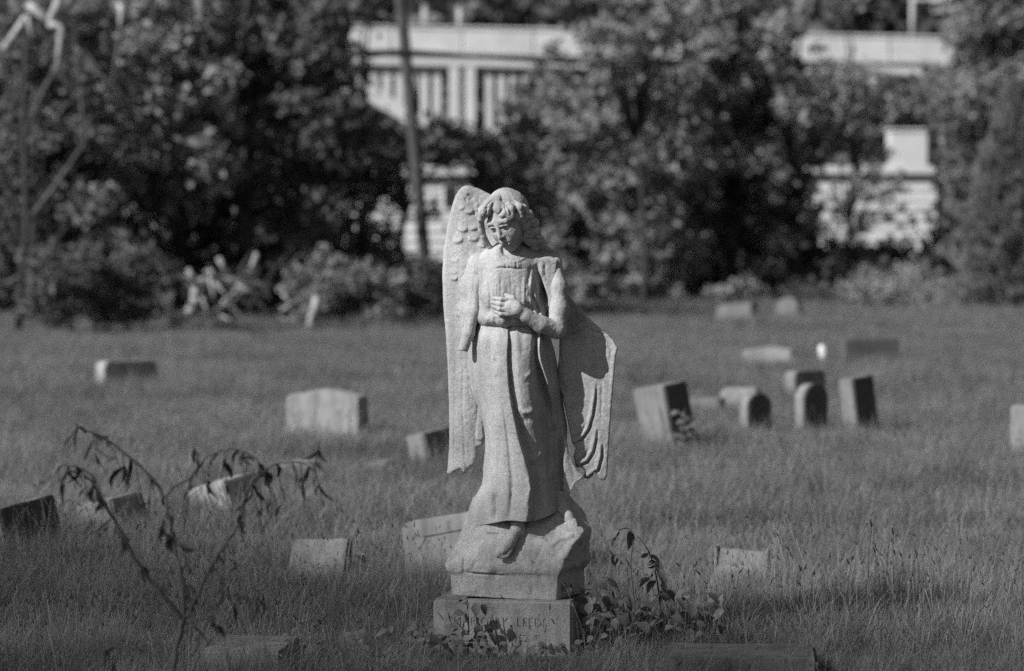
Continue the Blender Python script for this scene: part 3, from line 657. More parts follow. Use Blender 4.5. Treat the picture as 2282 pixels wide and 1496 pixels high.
sow(62, 125, 9, [7, 8, 9], 1.3, 2.1, 6)
me = bpy.data.meshes.new('grass'); me.vertices.add(len(P)); me.vertices.foreach_set('co', np.array(P, np.float32).ravel())
a = me.attributes.new('idx', 'INT', 'POINT'); a.data.foreach_set('value', np.array(IDX, np.int32))
a = me.attributes.new('scl', 'FLOAT', 'POINT'); a.data.foreach_set('value', np.array(SC, np.float32))
a = me.attributes.new('rot', 'FLOAT_VECTOR', 'POINT'); a.data.foreach_set('vector', np.array([(gr.gauss(0, 0.08), gr.gauss(0, 0.08), r) for r in RZ], np.float32).ravel())
me.materials.append(M['grass'])
grass = tag(link('grass', me, None), 'rough uncut meadow grass between the gravestones', 'grass', kind='stuff')
ng = bpy.data.node_groups.new('sow_grass', 'GeometryNodeTree')
ng.interface.new_socket('Geometry', in_out='INPUT', socket_type='NodeSocketGeometry'); ng.interface.new_socket('Geometry', in_out='OUTPUT', socket_type='NodeSocketGeometry')
gi = ng.nodes.new('NodeGroupInput'); go = ng.nodes.new('NodeGroupOutput'); ip = ng.nodes.new('GeometryNodeInstanceOnPoints'); ci = ng.nodes.new('GeometryNodeCollectionInfo')
ci.inputs['Collection'].default_value = tufts; ci.inputs['Separate Children'].default_value = True; ci.inputs['Reset Children'].default_value = True
def named(n, t):
    x = ng.nodes.new('GeometryNodeInputNamedAttribute'); x.data_type = t; x.inputs['Name'].default_value = n; return x.outputs['Attribute']
ip.inputs['Pick Instance'].default_value = True
ng.links.new(gi.outputs[0], ip.inputs['Points']); ng.links.new(ci.outputs[0], ip.inputs['Instance']); ng.links.new(named('idx', 'INT'), ip.inputs['Instance Index'])
ng.links.new(named('rot', 'FLOAT_VECTOR'), ip.inputs['Rotation']); ng.links.new(named('scl', 'FLOAT'), ip.inputs['Scale']); ng.links.new(ip.outputs[0], go.inputs[0])
md = grass.modifiers.new('sow', 'NODES'); md.node_group = ng

# ------------------------------------------------------------------ gravestones
M['stoneA'] = stone_mat('pale_marble', 0.33, 0.15, 120, 0.3, 4, 0.3, 0.003)
M['stoneB'] = stone_mat('grey_granite', 0.22, 0.2, 150, 0.3, 5, 0.3, 0.003)
M['stoneC'] = stone_mat('dark_granite', 0.11, 0.2, 150, 0.2, 5, 0.2, 0.002)
def prof(kind, w, h):
    a = w / 2; P = [(-a, -0.3), (a, -0.3)]
    if kind == 'flat': P += [(a, h), (-a, h)]
    elif kind == 'arch': P += [(a, h * 0.72)] + [(a * math.cos(t), h * 0.72 + h * 0.28 * math.sin(t)) for t in np.linspace(0.15, math.pi - 0.15, 11)] + [(-a, h * 0.72)]
    elif kind == 'serp':
        for i in range(13):
            u = 1 - 2 * i / 12.0; P.append((a * u, h - 0.10 * h * (1 - math.cos(math.pi * min(1, abs(u) * 1.02))) * 0.5 - (0.02 * h if abs(u) > .97 else 0)))
    elif kind == 'round': P += [(a, h * 0.85), (a * 0.93, h * 0.95), (a * 0.8, h), (-a * 0.8, h), (-a * 0.93, h * 0.95), (-a, h * 0.85)]
    elif kind == 'slope': P += [(a, h), (-a, h * 0.78)]
    return P
def stone_mesh(kind, w, t, h, rough=0.006, slant=0.0):
    bm = bmesh.new(); pr = prof(kind, w, h)
    fr = [bm.verts.new((x, -t / 2 + (slant * max(z, 0) if slant else 0), z)) for x, z in pr]; bk_ = [bm.verts.new((x, t / 2, z)) for x, z in pr]
    bm.faces.new(fr); bm.faces.new(bk_[::-1]); n = len(pr)
    for i in range(n): bm.faces.new((fr[(i + 1) % n], fr[i], bk_[i], bk_[(i + 1) % n]))
    bmesh.ops.recalc_face_normals(bm, faces=bm.faces)
    bmesh.ops.bevel(bm, geom=[e for e in bm.edges if e.calc_face_angle(0) > 0.6], offset=min(0.012, t * 0.1), segments=2, affect='EDGES')
    bmesh.ops.triangulate(bm, faces=[f for f in bm.faces if len(f.verts) > 4])
    bmesh.ops.subdivide_edges(bm, edges=[e for e in bm.edges if e.calc_length() > 0.08], cuts=2, use_grid_fill=True)
    bm.normal_update(); C = np.array([v.co for v in bm.verts], np.float32); o = vnoise(C + gr.uniform(0, 90), 0.11) * rough
    for v, q in zip(bm.verts, o): v.co += v.normal * float(q) if v.normal.length > 0 else Vector((0, 0, 0))
    me = bpy.data.meshes.new('stone'); bm.to_mesh(me); bm.free(); return me
M['crust'] = stone_mat('crust_and_shade_stone', 0.10, 0.5, 30, 0.4, 9, 0.4, 0.003, 0.0)  # stained stone, toned near black to deepen the shaded faces as well
def headstone(name, label, cx, gy, vr, vl, hpx, yaw, kind, mat, roll=0.0, pitch=0.0, slant=0.0, group=None, panel=False, plinth=False, cat='headstone', crust=False):
    """cx, gy: photo pixel of its foot; vr, vl: visible widths in pixels of the face turned to the right and of the flank turned to the left"""
    d = dist_at(gy); s = d / FPX; ya = math.radians(yaw)
    w = vr * s / abs(math.cos(ya)); t = vl * s / max(abs(math.sin(ya)), 0.15); h = hpx * s
    g0 = ground_at(cx, gy); e = empty(name, (g0.x, g0.y, 0), 0, label, cat, group); e.rotation_euler = Euler((math.radians(pitch), math.radians(roll), ya), 'ZYX') if False else (0, 0, 0)
    e.matrix_basis = Matrix.Translation(g0) @ Matrix.Rotation(math.radians(roll), 4, 'Y') @ Matrix.Rotation(math.radians(pitch), 4, 'X') @ Matrix.Rotation(ya, 4, 'Z')
    link('slab', stone_mesh(kind, w, t, h, slant=slant), M[mat], e)
    if panel:
        bmp = bmesh.new(); bmesh.ops.create_cube(bmp, size=1)
        for v in bmp.verts: v.co = Vector((v.co.x * w * 0.74, -t / 2 - 0.004 + v.co.y * 0.010, h * 0.40 + v.co.z * h * 0.56))
        bmesh.ops.bevel(bmp, geom=list(bmp.edges), offset=0.004, segments=1, affect='EDGES'); mp = bpy.data.meshes.new('p'); bmp.to_mesh(mp); bmp.free(); link('raised_panel', mp, M[mat], e)
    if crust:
        me = stone_mesh(kind, w * .97, 0.012, h * .985, 0.003); o = link('shade_crusted_face', me, M['crust'], e); o.location = (0, -t / 2 - .001, 0); o['label'] = 'face blackened by old crusting and toned darker as shade'
    if plinth:
        bmp = bmesh.new(); bmesh.ops.create_cube(bmp, size=1)
        for v in bmp.verts: v.co = Vector((v.co.x * w * 1.16, v.co.y * t * 1.5, 0.01 + v.co.z * 0.16))
        bmesh.ops.bevel(bmp, geom=list(bmp.edges), offset=0.01, segments=2, affect='EDGES'); mp = bpy.data.meshes.new('p'); bmp.to_mesh(mp); bmp.free(); link('plinth', mp, M[mat], e)
    return e
H = headstone
H('headstone', 'low headstone with rounded shoulders, dark face and bright flank, before the undergrowth', 282, 882, 105, 24, 78, 48, 'round', 'stoneA', 0, 0)
H('headstone', 'broad pale headstone with gently curved top and sunlit inscribed face', 728, 992, 165, 17, 124, -11, 'serp', 'stoneA', 0.8, 0, panel=True, plinth=True)
H('headstone', 'tilted block headstone half hidden behind the whole wing', 972, 1052, 62, 44, 92, 50, 'flat', 'stoneB', -11, 0)
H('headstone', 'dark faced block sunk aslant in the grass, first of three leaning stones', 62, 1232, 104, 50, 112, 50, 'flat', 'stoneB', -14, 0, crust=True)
H('headstone', 'leaning block behind the withered sapling, middle of three leaning stones', 258, 1190, 66, 100, 80, 40, 'flat', 'stoneB', -14, 0)
H('headstone', 'leaning block with a bright top edge, last of three leaning stones', 518, 1158, 74, 98, 90, 42, 'flat', 'stoneA', -17, 0)
H('grave_marker', 'low slant marker with a sloping top plate beside dark weeds', 700, 1300, 132, 36, 92, -14, 'flat', 'stoneB', -1.5, 0, slant=1.4, cat='marker')
H('fallen_headstone', 'fallen carved headstone lying aslant behind the angel rock', 1120, 1262, 350, 70, 54, -10, 'round', 'stoneB', -6, -30, panel=True)
H('grave_marker', 'flat topped marker sunk in long grass beyond the vine', 1640, 1312, 120, 30, 78, -12, 'flat', 'stoneB', 3, 0, slant=2.2, cat='marker')
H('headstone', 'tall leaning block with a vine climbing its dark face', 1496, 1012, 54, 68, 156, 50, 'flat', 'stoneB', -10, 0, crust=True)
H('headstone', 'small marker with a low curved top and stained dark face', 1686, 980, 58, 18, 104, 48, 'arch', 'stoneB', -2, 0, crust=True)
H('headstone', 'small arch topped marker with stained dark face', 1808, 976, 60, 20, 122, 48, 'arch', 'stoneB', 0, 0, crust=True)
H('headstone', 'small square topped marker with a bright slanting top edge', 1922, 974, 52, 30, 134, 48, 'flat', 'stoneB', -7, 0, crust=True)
H('headstone', 'low rounded stone standing just behind the arch topped marker', 1796, 898, 78, 22, 72, 44, 'round', 'stoneB', -2, 0)
H('headstone', 'low pale stone whose curved top just clears the grass', 1712, 822, 108, 8, 48, -10, 'serp', 'stoneA', -2, 0)
H('headstone', 'wide dark rectangular headstone far back in the grass', 1938, 822, 122, 10, 66, 14, 'flat', 'stoneC', -1, 0)
H('headstone', 'crumbling pale headstone at the edge of the wood', 1640, 738, 74, 20, 68, -16, 'slope', 'stoneB', 4, 0)
H('headstone', 'pale round topped headstone at the edge of the wood', 1760, 722, 46, 12, 58, -20, 'arch', 'stoneB', -3, 0)
H('headstone', 'tiny pale stone before the round bush', 2048, 732, 26, 8, 26, -16, 'arch', 'stoneA', 8, 0)
H('headstone', 'pale upright headstone cut by the frame edge', 2290, 1016, 66, 16, 112, -14, 'flat', 'stoneA', 0, 0)
H('headstone', 'pale low stone almost swallowed by grass behind the curved marker', 1652, 915, 80, 20, 50, -12, 'round', 'stoneA', 0, 0)
H('grave_marker', 'flush pale marker lying in grass beside the vine covered stone', 1572, 928, 76, 20, 40, -12, 'flat', 'stoneB', 0, 0, cat='marker')
H('grave_marker', 'pale curved stone edge showing between sapling and broad headstone', 668, 1066, 74, 20, 40, -12, 'arch', 'stoneB', 0, 0, cat='marker')
H('grave_marker', 'thin pale stone edge in grass left of the hidden block', 846, 1060, 66, 20, 30, -12, 'flat', 'stoneB', -10, 0, cat='marker')
H('grave_kerb', 'short stone kerb sunk in weeds before the sapling', 560, 1510, 180, 40, 76, -6, 'flat', 'stoneB', 0.6, 0, cat='kerb')
H('grave_kerb', 'long stone kerb sunk in the foreground grass', 1655, 1522, 330, 40, 70, -4, 'flat', 'stoneC', 0.3, 0, cat='kerb')
# a small white post far back
g0 = ground_at(1834, 815); V = []; F = []; s = g0.y / FPX
tube(V, F, [(0, 0, -0.2), (0.01, 0, 15 * s), (-0.01, 0, 38 * s), (-0.03, 0, 46 * s)], [9 * s, 10 * s, 9 * s, 4 * s], 10)
M['white'] = plain_mat('white_paint', 0.62, 0.08, 20, 0.6, 0.3)
o = link('marker_post', mesh_np('post', V, F), M['white']); o.location = g0; tag(o, 'small bright white post standing beside the wide dark headstone', 'post')

# ------------------------------------------------------------------ trees
tr = np.random.RandomState(3)
def leaf_mesh(C, size, up=0.35, elong=1.5):
    """one folded, pointed leaf at each point of C"""
    n = len(C); s = size * (0.6 + 0.8 * tr.rand(n, 1))
    nrm = tr.randn(n, 3); nrm[:, 2] += up * 2; nrm[:, 1] -= 0.3; nrm /= np.linalg.norm(nrm, axis=1, keepdims=True)
    t = np.cross(nrm, tr.randn(n, 3)); t /= np.linalg.norm(t, axis=1, keepdims=True) + 1e-9; b = np.cross(nrm, t)
    a = C - t * s * 0.5 * elong; e = C + t * s * 0.5 * elong; l = C + b * s * 0.42 + nrm * s * 0.14; r = C - b * s * 0.42 + nrm * s * 0.14
    V = np.stack([a, r, e, l], 1).reshape(-1, 3); k = np.arange(n) * 4
    F = np.concatenate([np.stack([k, k + 1, k + 2], 1), np.stack([k, k + 2, k + 3], 1)])
    return V, F
def cloud(cl, per, jit=1.0):
    """points through clumps: list of (centre, radii); more of them near the skin"""
    out = []
    for c, r in cl:
        n = max(6, int(per * (r[0] * r[2]) ** 1.0)); d = tr.randn(n, 3); d /= np.linalg.norm(d, axis=1, keepdims=True)
        rad = tr.rand(n, 1) ** 0.5 * (0.75 + 0.5 * tr.rand(n, 1)); out.append(np.array(c) + d * rad * np.array(r))
    return np.concatenate(out)
def tree(name, label, base, clumps, leaf, per, mat, trunk_r, group, trunk_top=None, cat='tree', up=0.35, bark='bark'):
    e = empty(name, base, 0, label, cat, group); b = np.array(base, np.float32)
    cl = [((np.array(c) - b), r) for c, r in clumps]; C = cloud(cl, per); V, F = leaf_mesh(C, leaf, up)
    link('crown', mesh_np('crown', V, F, False), M[mat], e)
    V = []; F = []; top = max(c[2] for c, r in cl) if trunk_top is None else trunk_top; mx = float(np.mean([c[0] for c, r in cl]))
    n = 6; pts = [(mx * (i / n) ** 1.5 * 0.6 + tr.randn() * trunk_r * 0.5, tr.randn() * trunk_r * 0.4, top * 0.85 * i / n - (0.3 if i == 0 else 0)) for i in range(n + 1)]
    tube(V, F, pts, [trunk_r * (1 - 0.75 * i / n) for i in range(n + 1)], 7)
    for c, r in cl[::2]:
        z0 = max(0.25 * c[2], min(c[2] * 0.7, top * 0.8)); i = min(n, max(0, int(z0 / (top * 0.85) * n))); p0 = Vector(pts[i]); p2 = Vector(c.tolist()); p1 = p0.lerp(p2, 0.5) + Vector((0, 0, 0.12 * (p2 - p0).length))
        tube(V, F, [p0, p1, p2], [trunk_r * 0.35, trunk_r * 0.2, trunk_r * 0.07], 5)
    link('trunk', mesh_np('trunk', V, F), M[bark], e)
    return e
WIN = [(818, 52, 1085, 272), (885, 372, 1046, 560), (1985, 290, 2068, 370), (1810, 378, 2080, 530), (1930, 85, 2112, 150), (1985, 0, 2120, 60)]
THIN = [(1085, 60, 1330, 190), (1720, 80, 1930, 150), (1790, 372, 2085, 545), (1330, 100, 1720, 150), (740, 400, 885, 560)]
def clear(px, py, m=0):
    return not any(a - m < px < c + m and b - m < py < d_ + m for a, b, c, d_ in WIN)
def thin(px, py): return any(a < px < c and b < py < d_ for a, b, c, d_ in THIN)
def px_clumps(d, dj, cx, cy_, rx, ry, n, r0, r1, win=True, flat=0.8):
    out = []; k = 0
    while len(out) < n and k < n * 12:
        k += 1; u = tr.randn(2) * 0.55
        if u @ u > 1.1: continue
        px, py = cx + u[0] * rx, cy_ + u[1] * ry; r = r0 + (r1 - r0) * tr.rand(); m = r * FPX / d * 0.6
        if win and thin(px, py):
            if tr.rand() < 0.45: continue
            r *= 0.5; m *= 0.5
        if win and not clear(px, py, m): continue
        p = at(px, py, d + dj * (tr.rand() * 2 - 1))
        if p.z < r * 0.4: p.z = r * 0.4
        out.append(((p.x, p.y, p.z), (r * (0.8 + 0.5 * tr.rand()), r * (0.8 + 0.4 * tr.rand()), r * flat * (0.7 + 0.6 * tr.rand()))))
    return out
def wood(name, label, tx, d, cx, cy_, rx, ry, n, r0, r1, leaf, per, mat, tr_r, group, dj=1.6, win=True, **kw):
    g0 = Vector(((tx - 1141) / FPX * d, d, 0)); return tree(name, label, g0, px_clumps(d, dj, cx, cy_, rx, ry, n, r0, r1, win), leaf, per, mat, tr_r, group, **kw)
GA = 'trees along the near side of the wood'; GB = 'trees deep in the wood'; GC = 'trees beyond the right hand headstones'
W_ = wood
# near wood on the left
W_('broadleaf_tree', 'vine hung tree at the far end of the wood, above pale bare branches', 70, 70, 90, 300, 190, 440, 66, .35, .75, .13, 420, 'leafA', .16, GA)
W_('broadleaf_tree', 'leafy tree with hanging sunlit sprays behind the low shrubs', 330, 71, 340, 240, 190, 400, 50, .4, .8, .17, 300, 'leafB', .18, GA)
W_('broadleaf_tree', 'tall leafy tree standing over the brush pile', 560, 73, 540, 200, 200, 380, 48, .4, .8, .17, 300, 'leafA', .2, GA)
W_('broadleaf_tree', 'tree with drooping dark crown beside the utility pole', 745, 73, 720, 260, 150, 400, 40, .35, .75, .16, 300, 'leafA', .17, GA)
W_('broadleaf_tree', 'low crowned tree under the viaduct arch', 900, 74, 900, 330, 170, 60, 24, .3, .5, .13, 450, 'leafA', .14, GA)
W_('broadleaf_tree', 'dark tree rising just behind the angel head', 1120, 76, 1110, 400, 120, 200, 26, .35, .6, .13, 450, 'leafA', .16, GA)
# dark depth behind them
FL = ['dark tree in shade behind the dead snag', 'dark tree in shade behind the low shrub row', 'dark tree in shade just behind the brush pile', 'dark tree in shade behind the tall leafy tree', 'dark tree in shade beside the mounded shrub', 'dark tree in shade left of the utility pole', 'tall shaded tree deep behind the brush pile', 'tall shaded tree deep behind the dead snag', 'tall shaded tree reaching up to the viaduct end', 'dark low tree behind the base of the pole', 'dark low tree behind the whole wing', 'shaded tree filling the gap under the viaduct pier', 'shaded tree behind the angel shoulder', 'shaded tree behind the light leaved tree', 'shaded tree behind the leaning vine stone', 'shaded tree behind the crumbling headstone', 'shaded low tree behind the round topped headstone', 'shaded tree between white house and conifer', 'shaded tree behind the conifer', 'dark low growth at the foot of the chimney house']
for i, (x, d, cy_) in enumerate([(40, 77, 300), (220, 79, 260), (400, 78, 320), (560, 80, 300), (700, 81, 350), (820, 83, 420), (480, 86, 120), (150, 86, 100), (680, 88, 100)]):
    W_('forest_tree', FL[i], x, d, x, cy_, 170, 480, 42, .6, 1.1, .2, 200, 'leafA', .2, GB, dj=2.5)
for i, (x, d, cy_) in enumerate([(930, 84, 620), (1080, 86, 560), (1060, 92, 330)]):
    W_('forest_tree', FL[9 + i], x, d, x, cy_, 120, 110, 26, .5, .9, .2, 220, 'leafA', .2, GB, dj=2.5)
# the wood on the right, farther off
W_('broadleaf_tree', 'light leaved tree beside the angel shoulder with hanging branches', 1330, 104, 1330, 340, 180, 420, 46, .5, 1.05, .2, 260, 'leafB', .22, GC)
W_('broadleaf_tree', 'sunlit tree with clumped foliage behind the leaning vine stone', 1480, 107, 1490, 300, 160, 420, 44, .5, 1.1, .2, 260, 'leafB', .24, GC)
W_('broadleaf_tree', 'tree with a dark straight trunk behind the crumbling headstone', 1620, 109, 1640, 260, 150, 420, 40, .5, 1.1, .2, 260, 'leafA', .28, GC)
W_('broadleaf_tree', 'tree with drooping pale sprays left of the white house', 1760, 108, 1760, 300, 150, 400, 38, .5, 1.0, .2, 260, 'leafB', .24, GC)
W_('broadleaf_tree', 'thin tree veiling the wall of the white house', 1900, 110, 1900, 300, 120, 330, 26, .4, .8, .2, 200, 'leafB', .18, GC)
W_('broadleaf_tree', 'tall soft crowned tree behind the conifer', 2190, 116, 2190, 240, 170, 420, 56, .6, 1.2, .2, 260, 'leafB', .26, GC)
for i, (x, d, cy_, ry) in enumerate([(1240, 116, 420, 330), (1400, 118, 400, 400), (1560, 120, 400, 420), (1700, 121, 420, 420), (1820, 122, 500, 200), (2110, 124, 400, 460), (2290, 120, 300, 460), (1980, 126, 620, 120)]):
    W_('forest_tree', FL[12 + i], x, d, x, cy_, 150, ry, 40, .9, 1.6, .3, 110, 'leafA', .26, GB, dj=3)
for i, (x, d, cy_) in enumerate([(2480, 112, 300), (2720, 116, 300), (-220, 76, 300), (-460, 78, 300)]):
    W_('forest_tree', ['leafy tree closing the wood past the conifer', 'last leafy tree past the conifer', 'leafy tree closing the wood past the dead snag', 'last leafy tree past the dead snag'][i], x, d, x, cy_, 200, 420, 54, .7, 1.3, .24, 150, 'leafB', .22, GB, dj=2.5)
# shrubs at the wood's edge
GS = 'shrubs along the edge of the wood'
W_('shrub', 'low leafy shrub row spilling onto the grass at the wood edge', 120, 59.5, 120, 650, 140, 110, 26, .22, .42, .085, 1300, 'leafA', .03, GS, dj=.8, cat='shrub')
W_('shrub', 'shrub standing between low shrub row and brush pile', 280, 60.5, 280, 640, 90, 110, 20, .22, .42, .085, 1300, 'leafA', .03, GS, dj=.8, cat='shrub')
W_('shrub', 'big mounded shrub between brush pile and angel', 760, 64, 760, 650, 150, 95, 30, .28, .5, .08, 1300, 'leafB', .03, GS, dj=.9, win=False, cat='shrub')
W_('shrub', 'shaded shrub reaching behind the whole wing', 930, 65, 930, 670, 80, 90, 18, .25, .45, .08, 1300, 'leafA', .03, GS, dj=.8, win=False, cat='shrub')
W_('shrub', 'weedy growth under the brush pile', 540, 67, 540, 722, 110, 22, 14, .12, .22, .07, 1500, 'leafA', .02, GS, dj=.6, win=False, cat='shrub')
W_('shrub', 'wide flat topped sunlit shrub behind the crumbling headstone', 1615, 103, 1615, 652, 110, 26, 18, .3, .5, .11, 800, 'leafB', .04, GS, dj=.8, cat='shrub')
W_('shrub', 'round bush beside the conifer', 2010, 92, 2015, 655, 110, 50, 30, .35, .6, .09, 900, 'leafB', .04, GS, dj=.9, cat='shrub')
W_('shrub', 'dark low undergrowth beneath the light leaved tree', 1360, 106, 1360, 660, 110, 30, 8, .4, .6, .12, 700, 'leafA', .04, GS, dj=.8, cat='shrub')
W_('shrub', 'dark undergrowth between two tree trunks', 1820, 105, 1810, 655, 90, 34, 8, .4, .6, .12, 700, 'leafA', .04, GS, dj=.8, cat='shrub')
# the conifer on the right
def conifer():
    d = 88.0; s = d / FPX; x0 = (2292 - 1141) * s; base = Vector((x0, d, 0)); e = empty('conifer', base, 0, 'dense cone shaped evergreen beside the round bush', 'tree')
    n = 60000; z = tr.rand(n) ** 0.75; a = tr.rand(n) * 6.283; H_ = 6.9
    R = 2.75 * np.clip(1.12 - z, 0, 1) ** 0.62 * (0.80 + 0.24 * vnoise(np.stack([np.cos(a) * 3, np.sin(a) * 3, z * 9], 1), 0.55) + 0.10 * vnoise(np.stack([np.cos(a) * 3, np.sin(a) * 3, z * 9], 1), 0.2)) * (0.78 + 0.22 * tr.rand(n))
    C = np.stack([np.cos(a) * R, np.sin(a) * R, z * H_], 1); t = np.stack([np.cos(a) * 0.6, np.sin(a) * 0.6, np.full(n, 0.9)], 1) + tr.randn(n, 3) * 0.3
    t /= np.linalg.norm(t, axis=1, keepdims=True); b = np.cross(t, tr.randn(n, 3)); b /= np.linalg.norm(b, axis=1, keepdims=True); L = 0.08 + 0.08 * tr.rand(n, 1)
    V = np.stack([C - t * L, C + b * L * 0.3, C + t * L, C - b * L * 0.3], 1).reshape(-1, 3); k = np.arange(n) * 4; F = np.stack([k, k + 1, k + 2, k + 3], 1)
    link('crown', mesh_np('crown', V, F, False), M['leafC'], e)
    V = []; F = []; tube(V, F, [(0, 0, -.3), (0, 0, 3), (0, 0, 6)], [.2, .13, .04], 8)
    for i in range(40):
        w = i * 2.4; zz = 0.4 + i * 0.14; L = 1.7 * (1.1 - zz / H_); tube(V, F, [(0, 0, zz), (math.cos(w) * L * .5, math.sin(w) * L * .5, zz + .3), (math.cos(w) * L, math.sin(w) * L, zz + .9)], [.04, .025, .01], 4)
    link('trunk', mesh_np('trunk', V, F), M['bark'], e)
conifer()

# ------------------------------------------------------------------ brush pile of cut branches
bp = empty('brush_pile', ground_at(500, 755), 0, 'heap of bare bleached branches and a bent log at the wood edge', 'brush pile')
d = dist_at(755); off = bp.location
def limb(pts, r0, r1, mat='deadwood'):
    V = []; F = []; n = len(pts); q = [at(x, y, d + dd) - off for x, y, dd in pts]; tube(V, F, q, [r0 + (r1 - r0) * i / (n - 1) for i in range(n)], 7); link('branch', mesh_np('branch', V, F), M[mat], bp)
limb([(380, 722, -.2), (420, 700, -.2), (436, 672, -.2), (434, 640, -.1), (412, 618, 0)], .13, .08)
limb([(432, 632, 0), (470, 622, .3), (540, 628, .5), (610, 640, .6)], .09, .05); limb([(440, 640, 0), (452, 665, -.3), (462, 700, -.5)], .05, .03)
limb([(556, 612, .2), (566, 585, .1), (572, 566, 0)], .07, .05); limb([(526, 640, 0), (560, 650, .3), (600, 664, .5)], .08, .05)
limb([(490, 690, -.2), (500, 672, 0), (520, 655, .2), (535, 625, .3)], .05, .03); limb([(418, 600, .2), (428, 616, .2), (450, 624, .3)], .05, .03)
limb([(488, 576, .1), (500, 600, .2), (512, 618, .3)], .06, .03); limb([(470, 600, .2), (468, 625, .2), (476, 660, 0)], .06, .03); limb([(690, 738, -.6), (697, 700, -.5), (706, 664, -.4)], .09, .07)
for i in range(46):
    x, y = gr.uniform(395, 640), gr.uniform(604, 722); a = gr.uniform(-1.2, 1.2); L = gr.uniform(25, 100)
    limb([(x, y, gr.uniform(-1.1, .4)), (x + L * .5 * math.cos(a), y + L * .5 * math.sin(a) - 6, gr.uniform(-1.1, .4)), (x + L * math.cos(a), y + L * math.sin(a), gr.uniform(-1.1, .4))], gr.uniform(.014, .04), .008, gr.choice(['deadwood', 'twig', 'twig']))
# pale bare branches hanging high at the left, one snag
sn = empty('dead_tree', Vector(((60 - 1141) / FPX * 60, 60, 0)), 0, 'dead bleached snag with forked bare limbs among the vines', 'tree'); d, off, bp = 60.0, sn.location, sn
limb([(40, 740, 0), (60, 500, .3), (55, 250, .2), (62, 40, 0)], .08, .05, 'bark'); limb([(12, 112, 0), (40, 70, 0), (62, 36, 0)], .09, .06, 'deadwood'); limb([(62, 36, 0), (75, 90, 0)], .06, .03, 'deadwood')
limb([(62, 10, .1), (95, 35, .1), (112, 55, .1)], .09, .06, 'deadwood'); limb([(112, 55, .1), (125, 25, .1), (138, -10, .1)], .09, .09, 'deadwood'); limb([(112, 55, .1), (138, 60, 0), (130, 160, 0)], .09, .05, 'deadwood'); limb([(165, 80, .2), (178, 160, .2)], .06, .03, 'deadwood')
limb([(273, 10, .3), (272, 62, .3)], .08, .06, 'deadwood'); limb([(60, 300, .2), (100, 200, .2), (130, 150, .1)], .06, .04, 'twig'); limb([(178, 165, .2), (190, 320, .4), (120, 420, .3), (58, 500, .3)], .03, .06, 'twig'); limb([(272, 62, .3), (250, 200, .5), (165, 85, .2)], .06, .05, 'twig')

# ------------------------------------------------------------------ utility pole and its cable
M['pole'] = plain_mat('tarred_pole', 0.07, 0.3, 6, 0.9, 0.1)
dp = 72.0; pb = at(962, 690, dp); pb.z = 0; up_ = empty('utility_pole', pb, 0, 'dark leaning utility pole rising before the viaduct', 'pole')
V = []; F = []; a0 = at(962, 735, dp) - pb; a1 = at(893, 0, dp) - pb; a2 = at(884, -90, dp) - pb; tube(V, F, [a0, a0.lerp(a1, .5), a1, a2], [.155, .15, .14, .13], 12); link('shaft', mesh_np('pole', V, F), M['pole'], up_)
V = []; F = []; b0 = at(905, 116, dp - .16) - pb
tube(V, F, [b0 + Vector((-.22, 0, .04)), b0 + Vector((.22, 0, -.04))], [.05, .05], 8); link('cable_clamp', mesh_np('clamp', V, F), M['pole'], up_)
V = []; F = []; cb = at(905, 116, dp - .16)
for (x0, y0, x1, y1) in [(-800, 60, 905, 116), (905, 116, 1900, 150)]:
    p0, p1 = at(x0, y0, dp), at(x1, y1, dp + (85 if x1 > 1000 else 0)); p0 = cb if x0 == 905 else p0; p1 = cb if x1 == 905 else p1
    tube(V, F, [p0.lerp(p1, t) + Vector((0, 0, -0.25 * 4 * t * (1 - t))) for t in np.linspace(0, 1, 16)], [.06] * 16, 6)
tag(link('overhead_cable', mesh_np('cable', V, F), M['pole']), 'thick dark overhead cable strung past the utility pole', 'cable')

# ------------------------------------------------------------------ the viaduct
M['concrete'] = plain_mat('pale_concrete', 0.5, 0.12, 0.5, 0.9, 0.1)
DV = 300.0; sv = DV / FPX
via = empty('arch_viaduct', Vector((at(1032, 600, DV).x, DV, 0)), 0, 'long pale concrete arch viaduct crossing behind the trees', 'viaduct'); vo = via.location.copy()
def vbox(name, x0, y0, x1, y1, dep0, dep1, parent=via, slope=0.020, mat='concrete'):
    bm = bmesh.new(); bmesh.ops.create_cube(bm, size=1); A = at(x0, y0, DV) - vo; B = at(x1, y1, DV) - vo
    for v in bm.verts:
        x = A.x + (v.co.x + .5) * (B.x - A.x); z = B.z + (v.co.z + .5) * (A.z - B.z); v.co = Vector((x, dep0 + (v.co.y + .5) * (dep1 - dep0), z - slope * (x)))
    bmesh.ops.bevel(bm, geom=list(bm.edges), offset=0.06, segments=1, affect='EDGES')
    me = bpy.data.meshes.new(name); bm.to_mesh(me); bm.free(); return link(name, me, M[mat], parent)
deck = vbox('deck', -700, 124, 3000, 150, -0.5, 9)
for k in range(-6, 12):
    x0 = 1032 + k * 158; vbox('parapet_panel', x0 + 1.5, 68, x0 + 156.5, 119, -0.8, -0.3, deck)
vbox('coping', -700, 62, 3000, 67.8, -0.95, -0.15, deck); vbox('string_course', -700, 119.3, 3000, 123.8, -0.9, 0, deck)
SP = 700
def pier_at(k): return 1032 + k * SP
for k in range(-2, 4):
    x = pier_at(k); p = vbox('pier', x - 24, 150.5, x + 24, 660, 0.3, 8); vbox('pilaster', x - 30, 150.5, x - 8, 660, -0.4, 0.28, p); vbox('pilaster', x + 6, 150.5, x + 28, 660, -0.4, 0.28, p)
